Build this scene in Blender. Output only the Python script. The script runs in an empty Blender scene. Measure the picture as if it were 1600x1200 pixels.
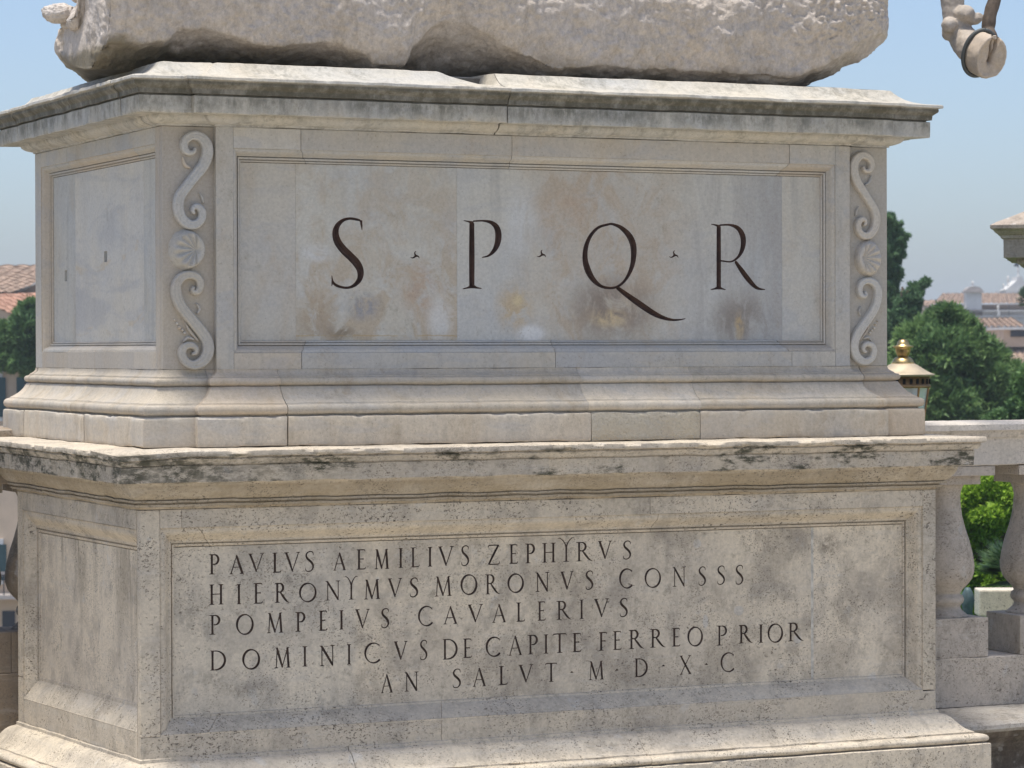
import bpy, bmesh, math, random
import numpy as np
from mathutils import Vector, Matrix, noise

random.seed(7)
rng = np.random.default_rng(11)
sc = bpy.context.scene
C = sc.collection

# ------------------------------------------------------------------ camera
F_PX = 4582.8
CP = Vector((-3.22855, -9.93772, 0.07177))
YAW, PIT, ROL = math.radians(24.7863), math.radians(-0.66985), math.radians(-0.14803)
_r0 = Vector((math.cos(YAW), -math.sin(YAW), 0))
_h = Vector((math.sin(YAW), math.cos(YAW), 0))
_f = _h * math.cos(PIT) + Vector((0, 0, math.sin(PIT)))
_u0 = Vector((0, 0, math.cos(PIT))) - _h * math.sin(PIT)
CR = _r0 * math.cos(ROL) + _u0 * math.sin(ROL)
CU = _u0 * math.cos(ROL) - _r0 * math.sin(ROL)
CF = _f
cd = bpy.data.cameras.new('camera'); cam = bpy.data.objects.new('camera', cd); C.objects.link(cam)
cd.sensor_width = 36; cd.lens = F_PX / 1600 * 36; cd.clip_start = 0.1; cd.clip_end = 20000
cam.matrix_world = Matrix(((CR.x, CU.x, -CF.x, CP.x), (CR.y, CU.y, -CF.y, CP.y), (CR.z, CU.z, -CF.z, CP.z), (0, 0, 0, 1)))
cd.dof.use_dof = True; cd.dof.focus_distance = 10.9; cd.dof.aperture_fstop = 11
sc.camera = cam
sc.render.resolution_x = 1024; sc.render.resolution_y = 768

# ------------------------------------------------------------------ light
SUN = Vector((-0.17, -0.06, 0.98)).normalized()
world = bpy.data.worlds.new('World'); sc.world = world; world.use_nodes = True
wn = world.node_tree; bg = wn.nodes['Background']
sky = wn.nodes.new('ShaderNodeTexSky'); sky.sky_type = 'NISHITA'; sky.sun_disc = False
sky.sun_elevation = math.asin(SUN.z); sky.sun_rotation = math.atan2(SUN.x, SUN.y)
sky.altitude = 50; sky.air_density = 0.8; sky.dust_density = 1.9; sky.ozone_density = 2.6
wn.links.new(sky.outputs[0], bg.inputs[0]); bg.inputs[1].default_value = 0.079
sl = bpy.data.lights.new('sun', 'SUN'); sl.energy = 2.1; sl.angle = math.radians(9); sl.color = (1.0, 0.965, 0.90)
so = bpy.data.objects.new('sun', sl); C.objects.link(so)
so.rotation_euler = (-SUN).to_track_quat('-Z', 'Y').to_euler(); so.location = (0, 0, 20)
sc.view_settings.view_transform = 'Standard'; sc.view_settings.look = 'None'
sc.view_settings.gamma = 1; sc.view_settings.use_curve_mapping = False
sc.view_settings.exposure = 1.24

# ------------------------------------------------------------------ pixel rays (photo is 1600 x 1200)
def ray(px, py):
    return (CF * F_PX + CR * (px - 800) - CU * (py - 600)).normalized()
def onY(px, py, Y):
    d = ray(px, py); return CP + d * ((Y - CP.y) / d.y)
def onX(px, py, X):
    d = ray(px, py); return CP + d * ((X - CP.x) / d.x)
def onZ(px, py, Z):
    d = ray(px, py); return CP + d * ((Z - CP.z) / d.z)
def atD(px, py, D):
    d = ray(px, py); return CP + d * (D / d.dot(CF))

# ------------------------------------------------------------------ helpers
def tag(o, label=None, cat=None, group=None, kind=None):
    if label: o['label'] = label
    if cat: o['category'] = cat
    if group: o['group'] = group
    if kind: o['kind'] = kind
    return o
def empty(name, loc, label, cat, group=None):
    o = bpy.data.objects.new(name, None); C.objects.link(o); o.location = loc; o.empty_display_size = .2
    return tag(o, label, cat, group)
def link(name, me, m, parent=None, smooth=False):
    o = bpy.data.objects.new(name, me); C.objects.link(o)
    if m: me.materials.append(m)
    if smooth: me.polygons.foreach_set('use_smooth', [True] * len(me.polygons))
    if parent is not None:
        o.parent = parent
        lv = Vector((0, 0, 0)); p = parent
        while p is not None: lv += Vector(p.location); p = p.parent
        me.transform(Matrix.Translation(-lv))
    return o
def from_data(name, vs, fs, m, parent=None, smooth=False, fix=True):
    me = bpy.data.meshes.new(name); me.from_pydata([tuple(v) for v in vs], [], fs)
    if fix:
        bm = bmesh.new(); bm.from_mesh(me); bmesh.ops.remove_doubles(bm, verts=bm.verts, dist=1e-5)
        bmesh.ops.recalc_face_normals(bm, faces=bm.faces); bm.to_mesh(me); bm.free()
    me.update()
    return link(name, me, m, parent, smooth)
def from_bm(name, bm, m, parent=None, smooth=False):
    bmesh.ops.recalc_face_normals(bm, faces=bm.faces)
    me = bpy.data.meshes.new(name); bm.to_mesh(me); bm.free()
    return link(name, me, m, parent, smooth)
def quads_mesh(name, V, n, m, parent=None):
    """V: (N*n,3) array, n-gons; fast path"""
    N = len(V) // n
    me = bpy.data.meshes.new(name)
    me.vertices.add(len(V)); me.vertices.foreach_set('co', V.astype(np.float32).ravel())
    me.loops.add(len(V)); me.loops.foreach_set('vertex_index', np.arange(len(V), dtype=np.int32))
    me.polygons.add(N); me.polygons.foreach_set('loop_start', np.arange(0, len(V), n, dtype=np.int32))
    me.update(calc_edges=True)
    return link(name, me, m, parent)
def box_vf(a, b, M=None):
    x0, y0, z0 = a; x1, y1, z1 = b
    vs = [Vector(p) for p in ((x0,y0,z0),(x1,y0,z0),(x1,y1,z0),(x0,y1,z0),(x0,y0,z1),(x1,y0,z1),(x1,y1,z1),(x0,y1,z1))]
    if M: vs = [M @ v for v in vs]
    return vs, [(0,3,2,1),(4,5,6,7),(0,1,5,4),(1,2,6,5),(2,3,7,6),(3,0,4,7)]
def boxes(name, lst, m, parent=None, M=None, bevel=0):
    vs, fs = [], []
    for a, b in lst:
        v, f = box_vf(a, b, M); k = len(vs); vs += v; fs += [tuple(i + k for i in q) for q in f]
    me = bpy.data.meshes.new(name); me.from_pydata([tuple(v) for v in vs], [], fs)
    if bevel:
        bm = bmesh.new(); bm.from_mesh(me)
        bmesh.ops.bevel(bm, geom=bm.edges[:], offset=bevel, segments=2, affect='EDGES', profile=.6, clamp_overlap=True)
        bm.to_mesh(me); bm.free()
    me.update()
    return link(name, me, m, parent)
def lathe(name, prof, c, m, parent=None, seg=24, M=None, flute=0):
    vs, fs = [], []
    for (r, z) in prof:
        for k in range(seg):
            a = 2 * math.pi * (k + .5) / seg
            v = Vector((r * math.cos(a), r * math.sin(a), z))
            if M: v = M @ v
            vs.append(v + Vector(c))
    for i in range(len(prof) - 1):
        for k in range(seg):
            k2 = (k + 1) % seg
            fs.append((i*seg+k, i*seg+k2, (i+1)*seg+k2, (i+1)*seg+k))
    fs.append(tuple(range(seg))[::-1]); fs.append(tuple((len(prof)-1)*seg + k for k in range(seg)))
    return from_data(name, vs, fs, m, parent, smooth=seg > 12, fix=False)
def tube(pts, rad, seg=12):
    vs, fs = [], []; n = len(pts); pts = [Vector(p) for p in pts]
    up = Vector((.3, .8, .5)).normalized()
    for i, p in enumerate(pts):
        t = (pts[min(i+1, n-1)] - pts[max(i-1, 0)]).normalized()
        a = t.cross(up).normalized(); b = t.cross(a)
        r = rad[i] if hasattr(rad, '__len__') else rad
        for k in range(seg):
            w = 2 * math.pi * k / seg
            vs.append(p + (a * math.cos(w) + b * math.sin(w)) * r)
    for i in range(n-1):
        for k in range(seg):
            k2 = (k+1) % seg
            fs.append((i*seg+k, i*seg+k2, (i+1)*seg+k2, (i+1)*seg+k))
    fs.append(tuple(range(seg))[::-1]); fs.append(tuple((n-1)*seg + k for k in range(seg)))
    return vs, fs
def join_vf(parts):
    vs, fs = [], []
    for v, f in parts:
        k = len(vs); vs += v; fs += [tuple(i + k for i in q) for q in f]
    return vs, fs

H0 = Vector((math.cos(YAW), -math.sin(YAW), 0)); HF = Vector((math.sin(YAW), math.cos(YAW), 0))
def facade(px, py, D, rot=0.):
    """local frame: x right, y away, z up, origin at the photo point, metres"""
    o = atD(px, py, D); r = H0 * math.cos(rot) + HF * math.sin(rot); f = HF * math.cos(rot) - H0 * math.sin(rot)
    return Matrix(((r.x, f.x, 0, o.x), (r.y, f.y, 0, o.y), (0, 0, 1, o.z), (0, 0, 0, 1))), D / F_PX
# ------------------------------------------------------------------ materials
class N:
    def __init__(s, name):
        s.m = bpy.data.materials.new(name); s.m.use_nodes = True; s.t = s.m.node_tree
        s.b = s.t.nodes['Principled BSDF']; s.g = s.t.nodes.new('ShaderNodeNewGeometry'); s.oi = s.t.nodes.new('ShaderNodeObjectInfo')
    def L(s, a, b): s.t.links.new(a, b)
    def val(s, sock, v):
        if isinstance(v, (int, float)): sock.default_value = v
        elif isinstance(v, (tuple, list)): sock.default_value = (*v, 1) if len(v) == 3 and sock.type == 'RGBA' else v
        else: s.L(v, sock)
    def math(s, op, a, b=0., clamp=False):
        n = s.t.nodes.new('ShaderNodeMath'); n.operation = op; n.use_clamp = clamp
        s.val(n.inputs[0], a); s.val(n.inputs[1], b); return n.outputs[0]
    def noise(s, scale, sx=(1, 1, 1), detail=5, rough=.6, off=(0, 0, 0), dist=0., rnd=0.):
        mp = s.t.nodes.new('ShaderNodeMapping'); s.L(s.g.outputs['Position'], mp.inputs[0])
        mp.inputs['Scale'].default_value = sx; mp.inputs['Location'].default_value = off
        src = mp.outputs[0]
        if rnd:
            va = s.t.nodes.new('ShaderNodeVectorMath'); va.operation = 'ADD'; s.L(src, va.inputs[0])
            s.L(s.math('MULTIPLY', s.oi.outputs['Random'], rnd), va.inputs[1]); src = va.outputs[0]
        n = s.t.nodes.new('ShaderNodeTexNoise'); s.L(src, n.inputs['Vector'])
        n.inputs['Scale'].default_value = scale; n.inputs['Detail'].default_value = detail
        n.inputs['Roughness'].default_value = rough; n.inputs['Distortion'].default_value = dist
        return n.outputs['Fac']
    def voro(s, scale, sx=(1, 1, 1), feat='F1'):
        mp = s.t.nodes.new('ShaderNodeMapping'); s.L(s.g.outputs['Position'], mp.inputs[0]); mp.inputs['Scale'].default_value = sx
        n = s.t.nodes.new('ShaderNodeTexVoronoi'); n.feature = feat; s.L(mp.outputs[0], n.inputs['Vector']); n.inputs['Scale'].default_value = scale
        return n.outputs['Distance']
    def ramp(s, f, a, b, va=0., vb=1., smooth=True):
        n = s.t.nodes.new('ShaderNodeMapRange'); n.interpolation_type = 'SMOOTHSTEP' if smooth else 'LINEAR'
        s.val(n.inputs[0], f); n.inputs[1].default_value = a; n.inputs[2].default_value = b
        n.inputs[3].default_value = va; n.inputs[4].default_value = vb; return n.outputs[0]
    def mix(s, f, a, b, mode='MIX'):
        n = s.t.nodes.new('ShaderNodeMix'); n.data_type = 'RGBA'; n.blend_type = mode
        s.val(n.inputs[0], f); s.val(n.inputs[6], a); s.val(n.inputs[7], b); return n.outputs[2]
    def pos(s, ax):
        n = s.t.nodes.new('ShaderNodeSeparateXYZ'); s.L(s.g.outputs['Position'], n.inputs[0]); return n.outputs[ax]
    def win(s, ax, a, b, e):      # soft window a..b on one axis
        p = s.pos(ax); return s.math('MULTIPLY', s.ramp(p, a - e, a + e), s.ramp(p, b + e, b - e, 0, 1) if False else s.math('SUBTRACT', 1., s.ramp(p, b - e, b + e)))
    def blob(s, c, r, e=.5):      # soft ellipsoidal stain around a point
        va = s.t.nodes.new('ShaderNodeVectorMath'); va.operation = 'SUBTRACT'; s.L(s.g.outputs['Position'], va.inputs[0]); va.inputs[1].default_value = c
        vb = s.t.nodes.new('ShaderNodeVectorMath'); vb.operation = 'DIVIDE'; s.L(va.outputs[0], vb.inputs[0]); vb.inputs[1].default_value = r
        vc = s.t.nodes.new('ShaderNodeVectorMath'); vc.operation = 'LENGTH'; s.L(vb.outputs[0], vc.inputs[0])
        return s.ramp(vc.outputs[1], 1., 1. - e)
    def out(s, col, rough=.75, bump=None, bs=.3, bd=.01, spec=.3):
        s.val(s.b.inputs['Base Color'], col); s.val(s.b.inputs['Roughness'], rough); s.b.inputs['Specular IOR Level'].default_value = spec
        if bump is not None:
            n = s.t.nodes.new('ShaderNodeBump'); n.inputs['Strength'].default_value = bs; n.inputs['Distance'].default_value = bd
            s.L(bump, n.inputs['Height']); s.L(n.outputs[0], s.b.inputs['Normal'])
        return s.m

def marble(name, base=(.50, .485, .46), warm=.4, grey=.4, lichen=0., streak=.5, tone=.10, extra=None, rust=(.42, .31, .19)):
    n = N(name); base = (base[0] * 1.0, base[1] * .968, base[2] * .885)
    big = n.noise(3.2, (1, 1, .8), 4, .55, rnd=9)
    med = n.noise(9, (1, 1, .45), 6, .65, off=(3, 7, 1), dist=.3)
    st = n.noise(16, (1, 1, .12), 5, .6, off=(9, 2, 5))
    fine = n.noise(90, (1, 1, 1), 4, .7)
    veins = n.noise(5, (.6, .6, 1.9), 6, .62, off=(1, 4, 8), dist=1.1, rnd=5)
    col = n.mix(n.ramp(big, .35, .68), base, tuple(c * f for c, f in zip(base, (.92, .96, 1.04))))
    col = n.mix(n.math('MULTIPLY', n.ramp(veins, .52, .62), .45 * grey + .1), col, (.36, .37, .39))
    col = n.mix(n.math('MULTIPLY', n.ramp(med, .5, .72), warm), col, (.44, .36, .26))
    col = n.mix(n.math('MULTIPLY', n.ramp(n.noise(6, (1, 1, .7), 7, .7, off=(20, 1, 1), dist=.5), .60, .74), warm * .9), col, rust)
    col = n.mix(n.math('MULTIPLY', n.ramp(st, .52, .78), streak), col, (.27, .265, .25))
    if lichen:
        g = n.noise(26, (1, 1, .55), 8, .75, off=(5, 5, 5)); g2 = n.noise(5, (1, 1, .3), 4, .6, off=(8, 3, 2))
        k = n.math('MULTIPLY', n.ramp(g, .42, .62), n.ramp(g2, .36, .60)); k = n.math('MULTIPLY', k, lichen)
        col = n.mix(k, col, (.085, .085, .065))
    if extra: col = extra(n, col)
    mot = n.math('MULTIPLY', n.ramp(n.noise(21, (1, 1, .7), 8, .76, off=(11, 2, 2)), .54, .68), n.ramp(n.noise(4.4, (1, 1, .8), 4, .6, off=(1, 12, 2)), .44, .62))
    col = n.mix(n.math('MULTIPLY', mot, .38), col, (.25, .22, .17))
    spk = n.ramp(n.noise(130, (1, 1, 1), 2, .5, off=(2, 2, 2)), .63, .72)
    col = n.mix(n.math('MULTIPLY', spk, .35), col, (.2, .17, .13))
    rv = n.ramp(n.oi.outputs['Random'], 0, 1, 1 - tone, 1 + tone, False)
    col = n.mix(n.math('MULTIPLY', n.ramp(n.math('FRACT', n.math('MULTIPLY', n.oi.outputs['Random'], 7.3)), .45, 1., 0, 1, False), tone * 4.5), col, (.47, .355, .235))
    col = n.mix(1., col, n.ramp(fine, .3, .7, .92, 1.08), 'MULTIPLY')
    col = n.mix(1., col, rv, 'MULTIPLY')
    h = n.math('ADD', n.math('MULTIPLY', fine, .35), n.math('MULTIPLY', n.noise(32, (1, 1, 1), 6, .7, off=(4, 1, 0)), .9))
    return n.out(col, n.ramp(med, .3, .7, .55, .8), h, .35, .006)

def travertine(name, base=(.47, .43, .375), pits=.8, lichen=.25, streak=.35, tone=.06, extra=None, patch=.5):
    n = N(name); base = (base[0] * 1.02, base[1] * .972, base[2] * .88)
    big = n.noise(2.2, (1, 1, 1), 4, .6, rnd=7); med = n.noise(8, (1, 1, .8), 7, .68, dist=.35, off=(3, 0, 4))
    lay = n.noise(10, (.35, .35, 3.2), 6, .65, off=(0, 6, 2)); fine = n.noise(80, (1, 1, 1), 5, .7)
    col = n.mix(n.ramp(big, .35, .65), base, tuple(c * f for c, f in zip(base, (.86, .87, .90))))
    col = n.mix(n.math('MULTIPLY', n.ramp(med, .48, .66), patch), col, (.345, .30, .245))
    col = n.mix(n.math('MULTIPLY', n.ramp(lay, .5, .7), .30), col, (.56, .52, .46))
    col = n.mix(n.math('MULTIPLY', n.ramp(n.noise(14, (1, 1, .13), 6, .65, off=(7, 7, 1)), .52, .74), streak), col, (.25, .215, .165))
    pale = n.ramp(n.noise(11, (1, 1, 1), 3, .5, off=(30, 4, 4)), .66, .72)
    col = n.mix(n.math('MULTIPLY', pale, .35), col, (.56, .545, .51))
    # travertine pits: elongated holes in drifts
    drift = n.ramp(n.noise(4.5, (.6, .6, 1.6), 5, .65, off=(12, 3, 9)), .44, .64)
    p1 = n.ramp(n.noise(86, (.75, .75, 1.25), 4, .6, off=(6, 6, 6)), .60, .66)
    p2 = n.ramp(n.noise(170, (.8, .8, 1.1), 2, .5, off=(1, 8, 6)), .585, .65)
    pit = n.math('MAXIMUM', n.math('MULTIPLY', p1, drift), n.math('MULTIPLY', p2, n.ramp(n.noise(6, (1, 1, 1), 5, .65, off=(22, 3, 9)), .40, .60, .05, .75)))
    pit = n.math('MULTIPLY', pit, pits)
    if lichen:
        g = n.noise(30, (1, 1, .7), 9, .8, off=(5, 9, 5)); g2 = n.noise(4.2, (1, 1, .9), 5, .6, off=(2, 3, 2))
        k = n.math('MULTIPLY', n.ramp(g, .44, .60), n.ramp(g2, .46, .62)); k = n.math('MULTIPLY', k, lichen)
        col = n.mix(k, col, (.07, .062, .045))
    if extra: col = extra(n, col)
    mot = n.math('MULTIPLY', n.ramp(n.noise(24, (1, 1, .9), 8, .78, off=(11, 2, 2)), .52, .66), n.ramp(n.noise(4, (1, 1, 1), 4, .6, off=(1, 12, 2)), .42, .6))
    col = n.mix(n.math('MULTIPLY', mot, .5), col, (.17, .145, .105))
    col = n.mix(pit, col, (.10, .08, .06))
    col = n.mix(1., col, n.ramp(fine, .3, .7, .9, 1.1), 'MULTIPLY')
    col = n.mix(1., col, n.ramp(n.oi.outputs['Random'], 0, 1, 1 - tone, 1 + tone, False), 'MULTIPLY')
    h = n.math('SUBTRACT', n.math('ADD', n.math('MULTIPLY', fine, .4), n.math('MULTIPLY', med, .5)), n.math('MULTIPLY', pit, 1.3))
    return n.out(col, .85, h, .45, .006)

def plain(name, col, rough=.7, metal=0., nz=.12, scale=4., spec=.3, bump=0., bscale=20):
    n = N(name); f = n.noise(scale, (1, 1, 1), 5, .6)
    c = n.mix(1., col, n.ramp(f, .3, .7, 1 - nz, 1 + nz), 'MULTIPLY')
    n.b.inputs['Metallic'].default_value = metal
    return n.out(c, rough, n.noise(bscale) if bump else None, bump, .02, spec)
def leafmat(name, dark, light, tr=.25):
    n = N(name)
    rnd = n.noise(1.3, (1, 1, 1), 3, .6); r2 = n.noise(23, (1, 1, 1), 2, .5)
    c = n.mix(n.ramp(n.math('ADD', n.math('MULTIPLY', rnd, .5), n.math('MULTIPLY', r2, .5)), .38, .62), dark, light)
    m = n.out(c, .6, None, spec=.25)
    t = n.t.nodes.new('ShaderNodeBsdfTranslucent'); n.L(c, t.inputs[0])
    mx = n.t.nodes.new('ShaderNodeMixShader'); mx.inputs[0].default_value = tr
    o = n.t.nodes['Material Output']; n.L(n.b.outputs[0], mx.inputs[1]); n.L(t.outputs[0], mx.inputs[2]); n.L(mx.outputs[0], o.inputs[0])
    return m

def P_(px, py, Y=.016): return tuple(onY(px, py, Y))
def wash(n, col, mask, c, k, sc_=9, lo=.36, hi=.60, off=(2, 5, 1), sx=(1, 1, .85), dist=.7):
    f = n.math('MULTIPLY', mask, n.ramp(n.noise(sc_, sx, 8, .66, off=off, dist=dist), lo, hi))
    return n.mix(n.math('MULTIPLY', f, k), col, c)
def slab_warm(n, col):
    one = n.ramp(n.pos(2), 1.0, .10, .35, 1.)
    col = wash(n, col, one, (.475, .43, .345), .75, 6, .36, .60, (4, 1, 1))
    col = wash(n, col, one, (.42, .335, .235), .75, 9, .42, .60)
    col = wash(n, col, n.blob(P_(500, 500), (.13, .3, .14), .8), (.36, .28, .19), .8, 13, .36, .55, (8, 8, 1))
    col = wash(n, col, n.blob(P_(660, 455), (.12, .3, .14), .8), (.42, .30, .205), .7, 14, .36, .58, (1, 8, 5))
    col = wash(n, col, n.blob(P_(568, 478), (.10, .3, .075), .8), (.26, .265, .28), .9, 16, .34, .55, (3, 3, 3))
    col = wash(n, col, n.blob(P_(535, 520), (.08, .3, .04), .8), (.24, .19, .13), .9, 18, .36, .55, (3, 3, 9))
    col = wash(n, col, n.blob(P_(690, 495), (.08, .3, .12), .8), (.58, .575, .55), .75, 14, .30, .55, (9, 3, 3))
    col = wash(n, col, n.blob(P_(495, 395), (.08, .3, .05), .7), (.57, .57, .555), .7, 12, .30, .55, (9, 9, 3))
    lines = n.math('MULTIPLY', n.ramp(n.math('ABSOLUTE', n.math('SUBTRACT', n.pos(2), n.math('ADD', P_(600, 527)[2], n.math('MULTIPLY', n.noise(30), .012)))), .004, .001), n.ramp(n.noise(6, off=(1, 2, 3)), .45, .55))
    return n.mix(n.math('MULTIPLY', lines, .5), col, (.42, .29, .12))
def slab_mid(n, col):
    mid = n.math('MULTIPLY', n.ramp(n.pos(0), P_(790, 400)[0], P_(880, 400)[0]), n.math('SUBTRACT', 1., n.ramp(n.pos(0), P_(1000, 400)[0], P_(1110, 400)[0])))
    col = wash(n, col, mid, (.46, .41, .335), .8, 6, .30, .56, (2, 9, 1))
    col = wash(n, col, mid, (.42, .33, .235), .6, 10, .44, .62, (7, 9, 1))
    col = wash(n, col, n.blob(P_(960, 480), (.26, .3, .17), .8), (.24, .20, .165), 1., 10, .33, .56, (2, 2, 1), (1, 1, .6))
    col = wash(n, col, n.blob(P_(955, 497), (.11, .3, .05), .8), (.55, .43, .26), .95, 15, .34, .55, (1, 5, 2))
    col = wash(n, col, n.blob(P_(895, 330), (.20, .3, .14), .9), (.44, .335, .24), .7, 10, .36, .58, (4, 5, 2))
    col = wash(n, col, n.blob(P_(808, 480), (.11, .3, .13), .8), (.47, .37, .24), .95, 13, .36, .56, (4, 4, 6))
    col = wash(n, col, n.blob(P_(812, 470), (.035, .3, .03), .8), (.60, .50, .30), .8, 20, .34, .5, (4, 4, 8))
    col = wash(n, col, n.blob(P_(832, 521), (.075, .3, .045), .6), (.62, .62, .605), .95, 22, .25, .42, (5, 4, 8))
    col = wash(n, col, n.blob(P_(815, 345), (.09, .3, .19), .8), (.56, .565, .55), .7, 9, .32, .55, (6, 4, 8), (1, 1, .4))
    bl = n.ramp(n.pos(0), P_(1120, 400)[0], P_(1215, 400)[0])
    col = wash(n, col, bl, (.345, .355, .355), .75, 6, .22, .50, (1, 1, 7), (1, 1, .3))
    col = wash(n, col, n.math('MULTIPLY', n.ramp(n.pos(0), P_(1040, 400)[0], P_(1110, 400)[0]), .8), (.345, .325, .30), .7, 11, .40, .62, (6, 1, 3), (1, 1, .22))
    col = wash(n, col, n.blob(P_(1160, 500), (.19, .3, .14), .8), (.22, .195, .17), .9, 12, .36, .58, (6, 1, 6), (1, 1, .35))
    return wash(n, col, n.blob(P_(1158, 510), (.03, .3, .08), .8), (.50, .36, .18), .7, 18, .36, .55, (9, 1, 6))
M_panel0 = marble('marble_panel_plain', (.51, .495, .465), .35, .4, 0, .45, tone=.03)
M_panel1 = marble('marble_panel_stained', (.52, .51, .485), .25, .3, 0, .22, extra=slab_warm, tone=.02)
M_panel2 = marble('marble_panel_long', (.51, .505, .485), .15, .3, 0, .35, extra=slab_mid, tone=.02)
def side_extra(n, col):
    k = n.ramp(n.noise(3.2, (1, .35, 1.6), 6, .6, off=(0, 3, 1), dist=.9), .5, .62)
    col = n.mix(n.math('MULTIPLY', k, .5), col, (.36, .37, .38))
    k = n.ramp(n.noise(5, (1, .5, 1.5), 5, .6, off=(9, 3, 1), dist=.8), .58, .68)
    return n.mix(n.math('MULTIPLY', k, .6), col, (.50, .41, .28))
M_panelL = marble('marble_panel_veined', (.57, .55, .51), .10, .3, 0, .15, extra=side_extra)
M_frame = marble('marble_frame', (.50, .47, .43), .45, .5, 0, .38, tone=.07)
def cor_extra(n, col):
    # weather crust below the drip edge, darkened as painted undercut shade; band streaks
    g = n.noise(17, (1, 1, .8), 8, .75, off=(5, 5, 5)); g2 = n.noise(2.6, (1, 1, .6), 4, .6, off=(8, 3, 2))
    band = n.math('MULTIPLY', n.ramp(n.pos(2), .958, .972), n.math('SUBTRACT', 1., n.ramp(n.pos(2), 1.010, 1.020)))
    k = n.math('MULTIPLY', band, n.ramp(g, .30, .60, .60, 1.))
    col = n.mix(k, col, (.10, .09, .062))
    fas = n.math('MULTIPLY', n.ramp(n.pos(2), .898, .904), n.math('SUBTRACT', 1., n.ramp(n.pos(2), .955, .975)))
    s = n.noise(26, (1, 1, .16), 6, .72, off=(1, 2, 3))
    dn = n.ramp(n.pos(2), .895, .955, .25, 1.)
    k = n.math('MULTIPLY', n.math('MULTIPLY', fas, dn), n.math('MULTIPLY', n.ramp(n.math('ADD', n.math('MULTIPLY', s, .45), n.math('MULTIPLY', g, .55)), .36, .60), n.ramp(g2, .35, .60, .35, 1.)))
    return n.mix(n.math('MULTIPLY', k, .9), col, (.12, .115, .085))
M_cornice = marble('marble_cornice', (.53, .50, .45), .25, .25, .45, .25, tone=.07, extra=cor_extra)
M_base = marble('marble_base', (.54, .475, .395), .8, .2, .18, .28, tone=.12, rust=(.45, .33, .20))
M_orn = marble('marble_ornament', (.50, .475, .44), .2, .15, 0, .1)
M_orn_back = marble('marble_ornament_ground', (.42, .42, .405), .2, .2, 0, .25)
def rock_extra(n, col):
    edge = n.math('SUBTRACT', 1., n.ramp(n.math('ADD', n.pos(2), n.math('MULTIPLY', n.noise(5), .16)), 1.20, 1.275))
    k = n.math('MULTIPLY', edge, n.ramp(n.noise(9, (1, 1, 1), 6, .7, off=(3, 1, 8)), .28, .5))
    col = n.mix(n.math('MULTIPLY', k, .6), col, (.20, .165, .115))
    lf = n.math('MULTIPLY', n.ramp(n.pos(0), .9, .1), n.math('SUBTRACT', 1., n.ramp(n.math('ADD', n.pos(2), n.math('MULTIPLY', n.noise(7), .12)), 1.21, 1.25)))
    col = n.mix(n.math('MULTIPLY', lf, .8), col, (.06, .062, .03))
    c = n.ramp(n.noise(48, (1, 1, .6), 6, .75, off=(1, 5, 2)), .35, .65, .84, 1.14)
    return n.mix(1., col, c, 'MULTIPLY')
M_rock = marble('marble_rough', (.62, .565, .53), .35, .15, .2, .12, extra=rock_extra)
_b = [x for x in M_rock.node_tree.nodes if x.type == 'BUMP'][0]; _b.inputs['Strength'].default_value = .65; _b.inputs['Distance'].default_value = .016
def c2_extra(n, col):
    zz = n.pos(2)
    fas = n.math('MULTIPLY', n.ramp(zz, -.400, -.385), n.math('SUBTRACT', 1., n.ramp(zz, -.300, -.278)))
    g = n.noise(30, (.5, .5, 1.5), 9, .8, off=(1, 6, 3)); g2 = n.noise(6.5, (.7, .7, 1.8), 5, .62, off=(3, 3, 6))
    k = n.math('MULTIPLY', fas, n.math('MULTIPLY', n.ramp(g, .40, .56), n.ramp(g2, .50, .60, .06, 1.)))
    left = n.math('MULTIPLY', n.ramp(n.pos(0), 1.0, -.15, .0, .95), n.math('MULTIPLY', n.ramp(g, .38, .56), n.ramp(n.noise(6, (1, 1, 1), 5, .6, off=(6, 1, 1)), .36, .58, .15, 1.)))
    k = n.math('MAXIMUM', k, n.math('MULTIPLY', fas, left))
    col = n.mix(n.math('MULTIPLY', k, .95), col, (.045, .046, .026))
    bed = n.math('SUBTRACT', 1., n.ramp(zz, -.405, -.392))
    k = n.math('MULTIPLY', bed, n.ramp(n.noise(6, (.6, .6, 1.4), 7, .68, off=(8, 6, 3)), .3, .6, .25, .85))
    return n.mix(k, col, (.345, .275, .18))
M_c2 = travertine('travertine_cornice', (.58, .52, .44), .9, .08, .15, extra=c2_extra)
M_trav = travertine('travertine_frame', (.60, .54, .455), 1., .22, .25, patch=.55)
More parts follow.
